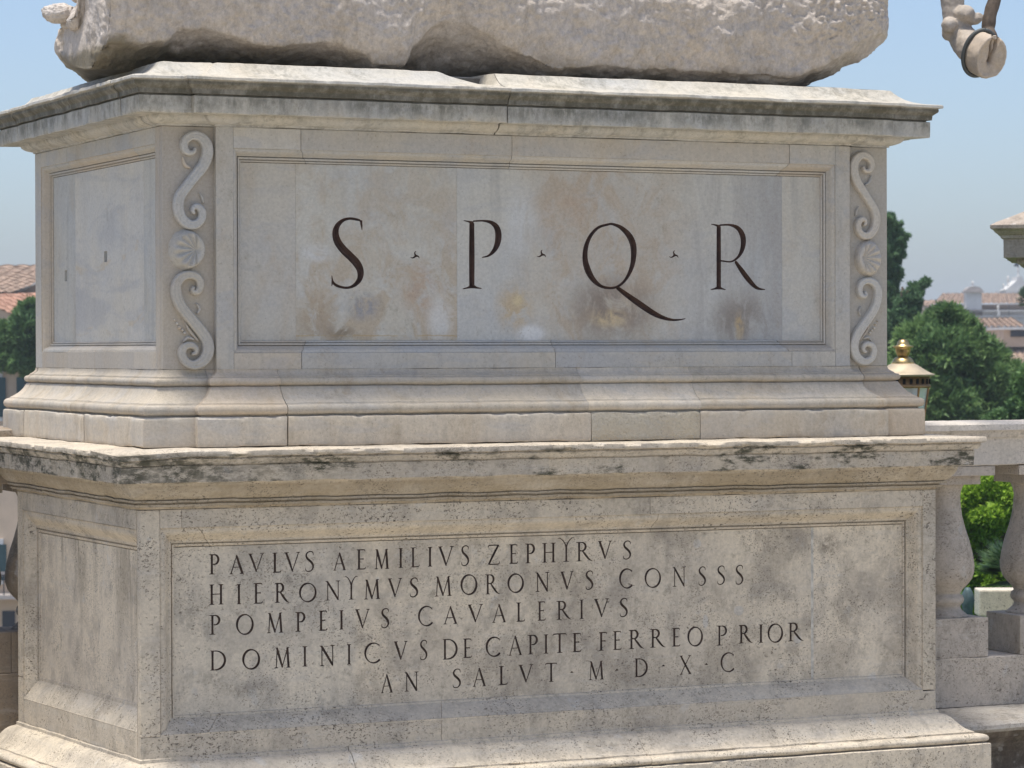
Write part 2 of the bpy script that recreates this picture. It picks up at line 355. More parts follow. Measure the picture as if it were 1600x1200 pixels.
def insc_extra(n, col):
    g = n.noise(20, (1, 1, 1), 8, .8, off=(4, 4, 4))
    for (px, py, rx, rz, s) in ((345, 905, .05, .05, .5), (300, 960, .06, .12, .6), (470, 905, .10, .04, .7), (330, 1060, .12, .06, .5), (550, 880, .03, .03, .5),
                                (1300, 850, .10, .06, .8), (1330, 960, .13, .12, .35), (385, 1080, .16, .05, .5), (740, 850, .3, .03, .3)):
        k = n.math('MULTIPLY', n.blob(P_(px, py, -.056), (rx, .3, rz), .9), n.ramp(g, .40, .58)); col = n.mix(n.math('MULTIPLY', k, s), col, (.13, .105, .075))
    for (px, py, rx, rz) in ((1160, 955, .025, .022), (1108, 972, .014, .03), (1252, 1000, .02, .02), (1095, 850, .02, .02)):
        col = n.mix(n.math('MULTIPLY', n.blob(P_(px, py, -.056), (rx, .3, rz), .3), .5), col, (.55, .54, .52))
    col = n.mix(n.math('MULTIPLY', n.ramp(n.noise(5, (1, 1, .8), 7, .65, off=(5, 2, 2), dist=.5), .46, .62), .45), col, (.30, .255, .20))
    k = n.math('SUBTRACT', 1., n.ramp(n.pos(0), P_(560, 1000, -.056)[0] - .02, P_(560, 1000, -.056)[0] + .02))
    return n.mix(n.math('MULTIPLY', k, .22), col, (.54, .52, .47))
M_insc = travertine('travertine_inscription', (.68, .61, .51), .8, .16, .22, extra=insc_extra, patch=.65)
def side2(n, col):
    s = n.noise(7, (1, 1, .16), 7, .68, off=(2, 2, 2), dist=.6)
    k = n.math('MULTIPLY', n.ramp(s, .48, .66), n.ramp(n.pos(2), -1.25, -.6, .0, .6))
    return n.mix(k, col, (.20, .165, .12))
M_insL = travertine('travertine_side_panel', (.70, .63, .53), .8, .1, .2, extra=side2)
M_bal = travertine('travertine_balustrade', (.54, .485, .43), .8, .35, .45)
M_ledge = travertine('travertine_ledge', (.40, .38, .36), .6, .5, .3)
M_paint = plain('inscription_paint', (.060, .032, .023), .7, nz=.35, scale=30)
M_paint2 = plain('inscription_paint_worn', (.052, .032, .023), .8, nz=.5, scale=45)
M_core = plain('core_mortar', (.16, .145, .12), .95, nz=.3, scale=20)
M_hoof = marble('marble_limb', (.46, .40, .35), .4, .2, .1, .3)
M_iron = plain('iron_band', (.10, .105, .10), .6, .4)
M_strut = plain('bronze_strut', (.10, .075, .055), .7, .2, nz=.4, scale=25)
M_plaza = plain('plaza_paving', (.42, .385, .32), .9, nz=.15, scale=2)
M_ground = plain('city_ground', (.20, .19, .16), .95, nz=.3, scale=.2)

# ------------------------------------------------------------------ setting
def terrace(name, a, b, m):
    o = boxes(name, [(a, b)], m); tag(o, kind='structure'); return o
GZ = -1.80
g = from_data('ground', [(-6000, -3000, -15), (6000, -3000, -15), (6000, 9000, -15), (-6000, 9000, -15)], [(0, 1, 2, 3)], M_ground, fix=False); tag(g, kind='structure')
terrace('plaza_floor', (-40, -60, -15), (45, .95, GZ), M_plaza)
terrace('ramp_terrace', (-9, .95, -15), (3.2, 2.2, GZ - .01), M_plaza)

# ------------------------------------------------------------------ swept stone courses
BR = .6
def plan_path(x0, x1, y0, y1, step=None):
    pts = [(x0 + BR, y1), (x0, y1), (x0, y0)]
    if step: a, b, s = step; pts += [(a, y0), (a, y0 - s), (b, y0 - s), (b, y0)]
    return pts + [(x1, y0), (x1, y1), (x1 - .3, y1)]
def sweep(name, prof, pts, m, parent, da=.02, amp=.0012, chip=(), chipamp=.006, fn=None, endround=.004, seed=0, back=.12):
    """prof: (z,p) top->bottom, pts: plan polyline (open), outward = left-hand side of travel reversed. stone ends plain."""
    P = [Vector((x, y)) for x, y in pts]
    n = len(P); stations = []
    dirs = [(P[i+1] - P[i]).normalized() for i in range(n-1)]
    nor = [Vector((-d.y, d.x)) * -1 for d in dirs]      # outward normal (path runs back-left -> front-left -> right)
    def st(p, nv, t=0): stations.append((p, nv, t))
    for i in range(n-1):
        a, b = P[i], P[i+1]; L = (b - a).length
        if i == 0: na = nor[0]
        else:
            s = nor[i-1] + nor[i]; na = s * (2 / s.length_squared)
        if i == n-2: nb = nor[i]
        else:
            s = nor[i] + nor[i+1]; nb = s * (2 / s.length_squared)
        k = max(1, int(round(L / da)))
        for j in range(k + 1):
            if i > 0 and j == 0: continue
            t = j / k
            q = a.lerp(b, t)
            nv = na if j == 0 else nb if j == k else nor[i]
            st(q, nv, min(j, 1) if i == 0 else 1)
    full = [(z, p, i in chip) for i, (z, p) in enumerate(prof)]
    zt, pt = prof[0]; zb, pb = prof[-1]
    full = [(zt, min(pt, pb) - back, False)] + full + [(zb, min(pt, pb) - back, False)]
    m_ = len(full); vs = []; fs = []
    ns = len(stations)
    for si, (q, nv, _) in enumerate(stations):
        e = 1. if si in (0, ns-1) else 0.
        for j, (z, p, c) in enumerate(full):
            pp = p - (endround if e and 0 < j < m_-1 else 0)
            v = Vector((q.x + nv.x * pp, q.y + nv.y * pp, z))
            if 0 < j < m_-1:
                w = noise.noise_vector(v * 7 + Vector((seed, 0, 0))) * amp * 1.6 + noise.noise_vector(v * 33) * amp * .7
                v = v + w
                if c:
                    f = noise.noise(v * 14 + Vector((seed, 3, 0))) + .6 * noise.noise(v * 45)
                    if f > .22:
                        k = min((f - .22) * 2.2, 1) * chipamp
                        v.x -= nv.x * k; v.y -= nv.y * k; v.z -= k * .3 * (1 if j < m_/2 else -1)
            if fn: v = fn(v)
            vs.append(v)
    for i in range(ns-1):
        for j in range(m_):
            j2 = (j+1) % m_
            fs.append((i*m_+j, (i+1)*m_+j, (i+1)*m_+j2, i*m_+j2))
    fs.append(tuple(range(m_))); fs.append(tuple((ns-1)*m_ + j for j in range(m_))[::-1])
    me = bpy.data.meshes.new(name); me.from_pydata([tuple(v) for v in vs], [], fs)
    bm = bmesh.new(); bm.from_mesh(me); bmesh.ops.recalc_face_normals(bm, faces=bm.faces); bm.to_mesh(me); bm.free()
    o = link(name, me, m, parent)
    me.polygons.foreach_set('use_smooth', [True] * len(me.polygons))
    try: me.set_sharp_from_angle(angle=math.radians(32))
    except Exception: pass
    return o
def cut_path(pts, cuts, gap=.0025):
    """split an open plan polyline at arc-lengths"""
    P = [Vector(p) for p in pts]; S = [0]
    for i in range(len(P)-1): S.append(S[-1] + (P[i+1]-P[i]).length)
    def at(s):
        for i in range(len(P)-1):
            if s <= S[i+1] + 1e-9: return P[i].lerp(P[i+1], (s - S[i]) / (S[i+1]-S[i]))
        return P[-1]
    cuts = [0] + sorted(cuts) + [S[-1]]; out = []
    for a, b in zip(cuts[:-1], cuts[1:]):
        a2 = a + (gap/2 if a > 0 else 0); b2 = b - (gap/2 if b < S[-1] else 0)
        seg = [at(a2)] + [P[i] for i in range(len(P)) if a2 + 1e-6 < S[i] < b2 - 1e-6] + [at(b2)]
        out.append([tuple(p) for p in seg])
    return out, S
W, LU, ST = 3.0, 1.652, .028
XB0 = onY(338, 400, -ST).x; XB1 = onY(1328, 400, -ST).x
UP = plan_path(0, W, 0, LU, (XB0, XB1, ST))
def s_left(y): return BR + LU - y                     # arc length of a point on the left side
def s_front(x):                                  # ... on the front
    return BR + LU + x + (ST if x > XB0 else 0) + (ST if x > XB1 else 0)
def course(name, prof, path, cuts, m, parent, gap=.0025, **kw):
    segs, _ = cut_path(path, cuts, gap)
    return [sweep(name, prof, s, m, parent, seed=i * 3.7, **kw) for i, s in enumerate(segs)]
def arc(z0, p0, z1, p1, bulge, n=6):
    """curve between two profile points, bulge = sideways offset (positive = outward/up)"""
    out = []
    dz, dp = z1 - z0, p1 - p0; L = math.hypot(dz, dp); nz, np_ = dp / L, -dz / L
    for i in range(1, n):
        t = i / n; b = math.sin(math.pi * t) * bulge
        out.append((z0 + dz*t + nz*b, p0 + dp*t + np_*b))
    return out
def semi(zt, zb, p0, p1, n=8):
    """torus: from (zt,p0) bulging to p1 and back to (zb,p0)"""
    r = (zt - zb) / 2; zc = (zt + zb) / 2
    return [(zc + r * math.cos(math.pi * i / n), p0 + (p1 - p0) * math.sin(math.pi * i / n)) for i in range(n + 1)]

up = empty('marble_pedestal', (W/2, LU/2, -.268), 'pale marble pedestal block carved with large letters SPQR, standing on the stained travertine base', 'pedestal')
boxes('core', [((.075, .075, -.262), (W-.06, LU-.06, 1.085))], M_core, up)

# --- upper cornice
P_cor = [(1.097, -.06), (1.096, -.01), (1.092, .010), (1.080, .020), (1.068, .033), (1.056, .050), (1.045, .074), (1.037, .105), (1.0335, .135), (1.0318, .154),
         (1.0285, .1600), (1.0195, .1610), (1.0175, .1585), (1.0180, .146), (1.009, .1475), (1.002, .1455), (.994, .136), (.988, .1295), (.984, .1290), (.9715, .1275), (.9705, .1120),
         (.9660, .1110), (.9640, .1228), (.930, .1222), (.914, .1216), (.906, .1210), (.9035, .1190), (.9065, .110), (.9065, .060), (.9032, .0480)] + [(.8985, .0475), (.892, .0445), (.886, .038), (.880, .027), (.876, .014), (.8745, .0065), (.8690, .0060), (.8680, -.002)]
def cor_fn(v):
    # the stretch broken away from the top fillet
    a, b = onY(690, 120, -.05).x, onY(770, 120, -.05).x
    if v.z > 1.05 and a < v.x < b and v.y < .1:
        t = (v.x - a) / (b - a)
        v.z -= (.045 * t ** .7) * min(1, (v.z - 1.05) / .04)
        v.y += .02 * t
    return v
xs = lambda px, py=150: onY(px, py, -ST-.12).x
sj = [s_left(onX(188, 165, -.12).y), s_front(XB0), s_front(xs(793, 180)), s_front(XB1 + .02)]
sj = sorted([s_left(onX(27, 190, -.12).y)] + sj)
course('cornice_stone', P_cor, UP, sj, M_cornice, up, gap=.004, chip=(9, 10, 11, 25, 26), chipamp=.007, fn=cor_fn, da=.014, amp=.0016)

# --- upper base mouldings and plinth
P_mould = [(.004, .0), (-.003, .001), (-.010, .005), (-.017, .014), (-.0205, .0205), (-.0250, .0215), (-.0255, .026)] + semi(-.0265, -.0530, .026, .0385, 8) + [(-.0555, .0225)] + \
          [(-.0585, .0312), (-.066, .0345), (-.076, .040), (-.086, .0475), (-.096, .0570), (-.104, .0670), (-.111, .0770), (-.1150, .0850), (-.1190, .0865), (-.1200, .0925)] + semi(-.1210, -.1565, .0925, .1065, 8) + [(-.1590, .0880), (-.1612, .0880)]
mc = [s_left(onX(39, 600, -.05).y), s_left(onX(130, 640, -.05).y), s_front(XB0 - .03), s_front(onY(445, 610, -.1).x), s_front(onY(915, 610, -.1).x), s_front(onY(1090, 610, -.1).x), s_front(XB1 + .06)]
MLS = course('base_moulding', P_mould, UP, mc, M_base, up, gap=.0015, amp=.0013, chip=(24, 25), chipamp=.003, back=.08)
P_pl = [(-.1620, .090), (-.1630, .1020), (-.1660, .1062), (-.1720, .1072), (-.182, .1078), (-.21, .1080), (-.24, .1080), (-.256, .1080), (-.264, .1075), (-.2680, .1060), (-.2695, .100)]
pc = [s_left(onX(36, 660, -.107).y), s_left(onX(130, 670, -.107).y), s_front(XB0 - .075), s_front(onY(450, 670, -.135).x), s_front(onY(925, 670, -.135).x), s_front(onY(1095, 670, -.135).x), s_front(XB1 + .10)]
M_patch = marble('marble_rough_patch', (.56, .50, .405), .5, .1, 0, .1)
_pn = [x for x in M_patch.node_tree.nodes if x.type == 'BUMP'][0]
_pn.inputs['Strength'].default_value = 1.; _pn.inputs['Distance'].default_value = .022
PLS = course('plinth_stone', P_pl, UP, pc, M_base, up, gap=.004, amp=.0018, chip=(1, 2, 9, 10), chipamp=.006, da=.018)
PLS[5].data.materials[0] = M_patch

# --- flat faces of the die, with a moulded opening
def sheet(name, x0, x1, z0, z1, Y, m, parent, d=.03, axis='y', bevel=.0015):
    if axis == 'y': return boxes(name, [((x0, Y, z0), (x1, Y + d, z1))], m, parent, bevel=bevel)
    return boxes(name, [((Y, x0, z0), (Y + d, x1, z1))], m, parent, bevel=bevel)
def ring(name, outer, inner, Y, depth, prof, m, parent, axis='y', cuts=None, fn=None, sill=None):
    """moulding round an opening. outer/inner = (a0,a1,z0,z1); prof = [(t 0..1 across, d 0..1 deep)]"""
    cuts = cuts or {}
    names = {'top': ((0, 3), (1, 3)), 'bottom': ((0, 2), (1, 2)), 'left': ((0, 2), (0, 3)), 'right': ((1, 2), (1, 3))}
    prof0 = prof
    for side, (A, B) in names.items():
        prof = sill if (sill and side == 'bottom') else prof0
        oa, ob = Vector((outer[A[0]], outer[A[1]])), Vector((outer[B[0]], outer[B[1]]))
        ia, ib = Vector((inner[A[0]], inner[A[1]])), Vector((inner[B[0]], inner[B[1]]))
        brk = [0.] + [((c - oa.x) / (ob.x - oa.x)) for c in cuts.get(side, [])] + [1.]
        for b0, b1 in zip(brk[:-1], brk[1:]):
            k = 14; vs, fs = [], []; m_ = len(prof) + 1
            g0 = .0012 if b0 > 0 else 0; g1 = .0012 if b1 < 1 else 0
            for i in range(k + 1):
                for (t, d) in list(prof) + [(None, None)]:
                    tt = b0 + (b1 - b0) * i / k
                    if t is None: t, d, back = 0, 1.45, True
                    q = (oa.lerp(ia, t)).lerp(ob.lerp(ib, t), tt)
                    q.x += (g0 if i == 0 else -g1 if i == k else 0)
                    v = Vector((q.x, Y + d * depth, q.y)) if axis == 'y' else Vector((Y + d * depth, q.x, q.y))
                    v += noise.noise_vector(v * 9) * .0008
                    if fn: v = fn(v)
                    vs.append(v)
            for i in range(k):
                for j in range(m_):
                    j2 = (j+1) % m_
                    fs.append((i*m_+j, (i+1)*m_+j, (i+1)*m_+j2, i*m_+j2))
            fs.append(tuple(range(m_))[::-1]); fs.append(tuple(k*m_ + j for j in range(m_)))
            o = from_data(name, vs, fs, m, parent, smooth=True)
            try: o.data.set_sharp_from_angle(angle=math.radians(30))
            except Exception: pass
PF = [(0, .0), (.02, .10), (.14, .11), (.22, .15), (.33, .26), (.42, .42), (.49, .58), (.56, .64), (.575, .84), (.64, .86), (.65, .66), (.79, .70), (.80, .95), (.86, .97), (.87, .84), (.97, .88), (1., .98)]
FY = -ST
fo = (onY(365, 400, FY).x, onY(1305.5, 400, FY).x, (onY(365, 553, FY).z + onY(1305, 547.5, FY).z)/2, (onY(365, 232, FY).z + onY(1305, 257, FY).z)/2)
PD = .058; PY = FY + PD
fi = (onY(376, 400, PY).x, onY(1281, 400, PY).x, (onY(376, 534, PY).z + onY(1281, 530, PY).z)/2, (onY(376, 254, PY).z + onY(1281, 275.6, PY).z)/2)
j1, j2, j3, j4 = onY(462, 400, PY).x, onY(714, 400, PY).x, onY(1222, 400, PY).x, onY(800, 220, FY).x
ring('panel_moulding', fo, fi, FY, PD, PF, M_frame, up, cuts={'top': [j1, j4, j3], 'bottom': [j1, onY(868, 540, FY).x, j3]})
for a, b in ((XB0, fo[0]), (fo[1], XB1)): sheet('frame_stile', a, b, .0045, .867, FY, M_frame, up, .06)
for z0, z1, cs in ((fo[3], .867, (j1, j4, j3)), (.0045, fo[2], (j1, onY(868, 560, FY).x, j3 + .01))):
    xsx = [fo[0]] + list(cs) + [fo[1]]
    for a, b in zip(xsx[:-1], xsx[1:]): sheet('frame_rail', a + .0008, b - .0008, z0, z1, FY + random.uniform(-.0008, .0008), M_frame, up, .06)
# corner strips behind the scroll ornament
sheet('corner_strip', 0, XB0 + .003, .0045, .867, 0, M_orn_back, up, .03, bevel=.003)
sheet('corner_strip', XB1 - .003, W, .0045, .867, 0, M_orn_back, up, .03, bevel=.003)
# left face
LXF = 0.0; LPD = .040
lo = (onX(243, 400, 0).y, onX(64.5, 400, 0).y, (onX(64, 547.5, 0).z + onX(243, 552.5, 0).z)/2, (onX(64, 256, 0).z + onX(243, 231, 0).z)/2 )
lw = .042
li = (lo[0] + lw, lo[1] - lw, lo[2] + .040, lo[3] - .042)
ring('panel_moulding', lo, li, LXF, LPD, PF, M_frame, up, axis='x', cuts={'top': [onX(105, 240, 0).y, onX(208, 230, 0).y][::-1], 'bottom': [onX(208, 560, 0).y, onX(105, 560, 0).y]})
sheet('frame_stile', .0305, lo[0], .0045, .867, 0, M_frame, up, .03, 'x')
sheet('frame_stile', lo[1], LU, .0045, .867, 0, M_frame, up, .05, 'x')
for z0, z1 in ((lo[3], .867), (.0045, lo[2])):
    ys = [lo[0], onX(208, 400, 0).y, onX(105, 400, 0).y, lo[1]]
    for a, b in zip(ys[:-1], ys[1:]): sheet('frame_rail', a + .0008, b - .0008, z0, z1, random.uniform(-.0006, .0006), M_frame, up, .05, 'x')
# right and back faces (out of sight of this view)
sheet('side_panel', .031, LU, .0045, .867, W - .05, M_frame, up, .05, 'x')
sheet('back_panel', .06, W - .06, .0045, .867, LU - .05, M_frame, up, .05)

# ------------------------------------------------------------------ carved glyphs: strokes -> signed distance -> marching squares
def sdf(strokes, X, Z):
    D = np.full(X.shape, 1e9)
    for st in strokes:
        for (a, b) in zip(st[:-1], st[1:]):
            dx, dz = b[0]-a[0], b[1]-a[1]; L2 = dx*dx + dz*dz + 1e-12
            t = np.clip(((X-a[0])*dx + (Z-a[1])*dz) / L2, 0, 1)
            d = np.hypot(X - a[0] - t*dx, Z - a[1] - t*dz) - (a[2] + (b[2]-a[2])*t)
            D = np.minimum(D, d)
    return D
def smooth_st(pts, k=6):
    """Catmull-Rom through (x,y,w)"""
    P = [np.array(p, float) for p in pts]; P = [2*P[0]-P[1]] + P + [2*P[-1]-P[-2]]; out = []
    for i in range(1, len(P)-2):
        for j in range(k):
            t = j / k
            out.append(tuple(.5*((2*P[i]) + (-P[i-1]+P[i+1])*t + (2*P[i-1]-5*P[i]+4*P[i+1]-P[i+2])*t*t + (-P[i-1]+3*P[i]-3*P[i+1]+P[i+2])*t**3)))
    out.append(tuple(P[-2])); return out
def bbox(strokes, pad):
    a = np.array([(p[0]-p[2], p[1]-p[2], p[0]+p[2], p[1]+p[2]) for s in strokes for p in s])
    return [a[:, 0].min()-pad, a[:, 2].max()+pad, a[:, 1].min()-pad, a[:, 3].max()+pad]
def cells(D, inside):
    """polygons of the marching-squares split; returns list of polys as keys + the grid mask of whole cells"""
    S = D < 0 if inside else D >= 0
    c = S[:-1, :-1].astype(int) + S[1:, :-1] + S[1:, 1:] + S[:-1, 1:]
    return S, c
def build_cells(D, xs_, zs_, inside, height):
    S, c = cells(D, inside); V = {}; vs = []; fs = []
    def gv(i, j):
        k = (i, j)
        if k not in V: V[k] = len(vs); vs.append((xs_[i], zs_[j], height(D[i, j])))
        return V[k]
    def ev(i, j, i2, j2):
        k = (min((i, j), (i2, j2)), max((i, j), (i2, j2)))
        if k not in V:
            a, b = D[i, j], D[i2, j2]; t = a / (a - b); V[k] = len(vs)
            vs.append((xs_[i] + (xs_[i2]-xs_[i])*t, zs_[j] + (zs_[j2]-zs_[j])*t, 0.))
        return V[k]
    for i, j in zip(*np.nonzero((c > 0) & (c < 4))):
        cs = [(i, j), (i+1, j), (i+1, j+1), (i, j+1)]; poly = []
        for q in range(4):
            a, b = cs[q], cs[(q+1) % 4]
            if S[a]: poly.append(gv(*a))
            if S[a] != S[b]: poly.append(ev(*a, *b))
        if len(poly) > 2: fs.append(tuple(poly))
    if inside:
        for i, j in zip(*np.nonzero(c == 4)): fs.append((gv(i, j), gv(i+1, j), gv(i+1, j+1), gv(i, j+1)))
    else:
        full = c == 4
        for j in range(full.shape[1]):
            i = 0
            while i < full.shape[0]:
                if full[i, j]:
                    k = i
                    while k < full.shape[0] and full[k, j]: k += 1
                    fs.append((gv(i, j), gv(k, j), gv(k, j+1), gv(i, j+1))); i = k
                else: i += 1
    return vs, fs
def carve(slab_name, rect, glyphs, to3, m_slab, m_glyph, parent, cell=.0015, depth=.008, slope=1.0, gname='letter', thick=.03):
    """a slab with glyphs cut into it; each glyph floor is its own mesh. to3(x, z, d) -> point, d = depth into the stone"""
    items = [(g, bbox(g, cell * 2.2)) for g in glyphs]
    clusters = []
    for it in items:
        bx = it[1]; mem = [it]; merged = True
        while merged:
            merged = False
            for c in clusters:
                cb = c[1]
                if bx[0] < cb[1] and cb[0] < bx[1] and bx[2] < cb[3] and cb[2] < bx[3]:
                    mem += c[0]; bx = [min(bx[0], cb[0]), max(bx[1], cb[1]), min(bx[2], cb[2]), max(bx[3], cb[3])]
                    clusters.remove(c); merged = True; break
        clusters.append((mem, bx))
    VS, FS = [], []
    for mem, bx in clusters:
        nx = max(2, int((bx[1]-bx[0]) / cell)); nz = max(2, int((bx[3]-bx[2]) / cell))
        gx = np.linspace(bx[0], bx[1], nx+1); gz = np.linspace(bx[2], bx[3], nz+1)
        X, Z = np.meshgrid(gx, gz, indexing='ij'); Dm = np.full(X.shape, 1e9)
        for g, _ in mem:
            D = sdf(g, X, Z); Dm = np.minimum(Dm, D)
            vs, fs = build_cells(D, gx, gz, True, lambda d: min(-d * slope, depth))
            if fs: from_data(gname, [to3(x, z, d) for x, z, d in vs], fs, m_glyph, parent, fix=False)
        vs, fs = build_cells(Dm, gx, gz, False, lambda d: 0.)
        k = len(VS); VS += [to3(x, z, 0) for x, z, _ in vs]; FS += [tuple(i + k for i in f) for f in fs]
    zb = sorted({rect[2], rect[3]} | {b[2] for _, b in clusters} | {b[3] for _, b in clusters})
    for z0, z1 in zip(zb[:-1], zb[1:]):
        zm = (z0 + z1) / 2; cov = sorted((b[0], b[1]) for _, b in clusters if b[2] < zm < b[3]); x = rect[0]
        for a, b in cov + [(rect[1], rect[1])]:
            if a > x + 1e-7:
                k = len(VS); VS += [to3(x, z0, 0), to3(a, z0, 0), to3(a, z1, 0), to3(x, z1, 0)]; FS.append((k, k+1, k+2, k+3))
            x = max(x, b)
    r = rect; k = len(VS)                                    # sides, so that the slab has its thickness
    VS += [to3(x, z, d) for d in (0, thick) for x, z in ((r[0], r[2]), (r[1], r[2]), (r[1], r[3]), (r[0], r[3]))]
    FS += [(k+i, k+(i+1) % 4, k+4+(i+1) % 4, k+4+i) for i in range(4)] + [(k+4, k+5, k+6, k+7)]
    me = bpy.data.meshes.new(slab_name); me.from_pydata([tuple(v) for v in VS], [], FS); me.update()
    return link(slab_name, me, m_slab, parent)
def px_strokes(strokes, ox, oy, sc_, Y, smooth=True):
    out = []
    for st in strokes:
        s = smooth_st(st) if smooth and len(st) > 2 else st
        o = []
        for (x, y, w) in s:
            p = onY(ox + x / sc_, oy + y / sc_, Y); D = (p - CP).dot(CF)
            o.append((p.x, p.z, w / sc_ * D / F_PX))
        out.append(o)
    return out
gS = [[(463, 236, 2), (459, 205, 7), (452, 180, 6), (425, 171, 8), (385, 166, 8), (342, 178, 11), (308, 213, 17), (297, 260, 22), (311, 312, 25), (346, 360, 26), (390, 403, 26), (430, 446, 26), (452, 492, 23), (449, 540, 18), (421, 578, 12), (382, 597, 8), (340, 596, 8), (300, 582, 9), (280, 560, 7), (274, 523, 2)], [(462, 178, 3), (460, 200, 5), (462, 234, 3)], [(274, 586, 3), (277, 560, 6)]]
gP = [[(1149, 202, 17), (1149, 400, 19), (1149, 584, 18)], [(1094, 605, 3), (1125, 598, 6), (1150, 590, 12), (1180, 598, 6), (1208, 603, 3)], [(1100, 179, 3), (1125, 184, 5), (1150, 192, 10)], [(1160, 182, 5), (1220, 180, 6), (1270, 191, 12), (1303, 220, 19), (1315, 265, 22), (1309, 320, 20), (1288, 365, 14), (1255, 397, 7), (1214, 409, 3)]]
gQ = [[(410, 200, 7), (340, 222, 9), (290, 275, 12), (262, 345, 16), (257, 420, 19), (275, 490, 22), (310, 550, 17), (360, 590, 10), (420, 600, 8), (470, 585, 8), (515, 540, 10), (548, 470, 15), (560, 400, 19), (557, 330, 22), (530, 270, 20), (480, 222, 13), (430, 201, 8), (410, 200, 7)], [(460, 600, 12), (520, 645, 17), (600, 702, 20), (680, 755, 18), (740, 784, 13), (800, 799, 8), (850, 798, 5), (884, 791, 2)]]
gR = [[(1092, 222, 15), (1092, 400, 16), (1092, 592, 16)], [(1043, 610, 3), (1070, 604, 6), (1092, 598, 11), (1112, 604, 6), (1133, 610, 3)], [(1047, 201, 3), (1070, 206, 5), (1092, 214, 9)], [(1100, 207, 5), (1160, 206, 7), (1210, 225, 14), (1238, 265, 19), (1246, 310, 19), (1238, 360, 15), (1214, 405, 9), (1170, 435, 5), (1108, 430, 5)], [(1200, 440, 10), (1235, 490, 16), (1280, 550, 17), (1320, 592, 12), (1350, 606, 7), (1380, 609, 3)]]
gdot = [[(801, 369, 1.5), (792, 380, 4), (798, 400, 7)], [(764, 408, 1.5), (780, 412, 4), (798, 400, 7)], [(821, 416, 1.5), (815, 403, 4), (798, 398, 7)]]
to_up = lambda x, z, d: Vector((x, PY + d, z))
G = .0003
zR = (fi[2] - .003, fi[3] - .0016)
carve('panel_slab', (fi[0] - .002, j1 - G, *zR), [], to_up, M_panel0, M_paint, up)
carve('panel_slab', (j1 + G, j2 - G, *zR), [px_strokes(gS, 450, 300, 4, PY), px_strokes(gdot, 450, 300, 4, PY)], to_up, M_panel1, M_paint, up, .002, .016, 1.5)
carve('panel_slab', (j2 + G, j3 - G, *zR), [px_strokes(gP, 450, 300, 4, PY), px_strokes(gdot, 647.5, 298, 4, PY), px_strokes(gQ, 850, 300, 4, PY), px_strokes(gdot, 854.5, 299, 4, PY), px_strokes(gR, 850, 300, 4, PY)], to_up, M_panel2, M_paint, up, .002, .016, 1.5)
carve('panel_slab', (j3 + G, fi[1] + .002, *zR), [], to_up, M_panel0, M_paint, up)
# veined side panel in three slabs, two of them with a dowel slot
def slot(px, py, w, h, X):
    p = onX(px, py, X); k = w * .25; return [[(p.y + i * k, p.z - h, k), (p.y + i * k, p.z + h, k)] for i in (-3, -2, -1, 0, 1, 2, 3)]
XP = LPD
to_l = lambda y, z, d: Vector((XP + d, y, z))
ya, yb = onX(118, 400, XP).y, onX(225, 400, XP).y
zL = (li[2] - .003, li[3] - .0016)
carve('side_slab', (li[0] + .0005, yb - G, *zL), [], to_l, M_panel0, M_core, up)
carve('side_slab', (yb + G, ya - G, *zL), [slot(165, 401, .020, .016, XP)], to_l, M_panelL, M_orn_back, up, .003, .02, 4, 'dowel_hole')
carve('side_slab', (ya + G, li[1] - .0005, *zL), [slot(103, 431, .017, .018, XP)], to_l, M_panel0, M_orn_back, up, .003, .025, 4, 'dowel_hole')

# --- scroll ornament in relief
def relief(name, strokes, to3, m, parent, H, edge, cell=.003, hfn=None):
    bx = bbox(strokes, cell * 2)
    gx = np.arange(bx[0], bx[1], cell); gz = np.arange(bx[2], bx[3], cell); X, Z = np.meshgrid(gx, gz, indexing='ij')
    D = sdf(strokes, X, Z)
    f = hfn or (lambda d: H * min(1., .62 + .38 * math.sqrt(max(0., min(1., -d / edge)))))
    vs, fs = build_cells(D, gx, gz, True, f)
    cnt = {}
    for q in fs:
        for a, b in zip(q, q[1:] + q[:1]): cnt[(a, b)] = cnt.get((a, b), 0) + 1
    hv = {}
    vs2 = [list(v) for v in vs]; skirt = []
    for (a, b) in list(cnt):
        if (b, a) not in cnt: skirt.append((a, b))
    for a, b in skirt:
        for k in (a, b):
            if k not in hv:
                hv[k] = len(vs2); vs2.append([vs[k][0], vs[k][1], 0.]); vs2[k][2] = f(0.)
    for a, b in skirt: fs.append((b, a, hv[a], hv[b]))
    o = from_data(name, [to3(x, z, h) for x, z, h in vs2], fs, m, parent, smooth=True, fix=True)
    try: o.data.set_sharp_from_angle(angle=math.radians(50))
    except Exception: pass
    return o
scrA = [(192, 128, 8), (188, 140, 10), (172, 147, 13), (152, 138, 17), (143, 113, 19), (152, 85, 21), (182, 66, 23), (218, 72, 26), (245, 103, 29), (250, 148, 30), (232, 200, 29), (196, 248, 27), (156, 300, 26), (124, 348, 27), (116, 396, 27), (128, 442, 26), (158, 474, 25), (194, 476, 23), (220, 452, 21), (224, 418, 20), (206, 394, 17), (186, 396, 13), (180, 412, 10), (186, 422, 8)]
scrB = [(182, 768, 8), (178, 780, 10), (190, 790, 13), (208, 780, 17), (216, 752, 19), (204, 722, 20), (170, 708, 21), (132, 718, 23), (108, 750, 25), (106, 795, 27), (124, 848, 27), (162, 900, 28), (208, 955, 29), (244, 1010, 30), (250, 1060, 31), (228, 1103, 29), (186, 1124, 24), (146, 1108, 21), (130, 1070, 20), (142, 1040, 18), (172, 1032, 16), (194, 1048, 13), (192, 1068, 10), (180, 1072, 8)]
def shell_h(cx, cz, flip):
    return None
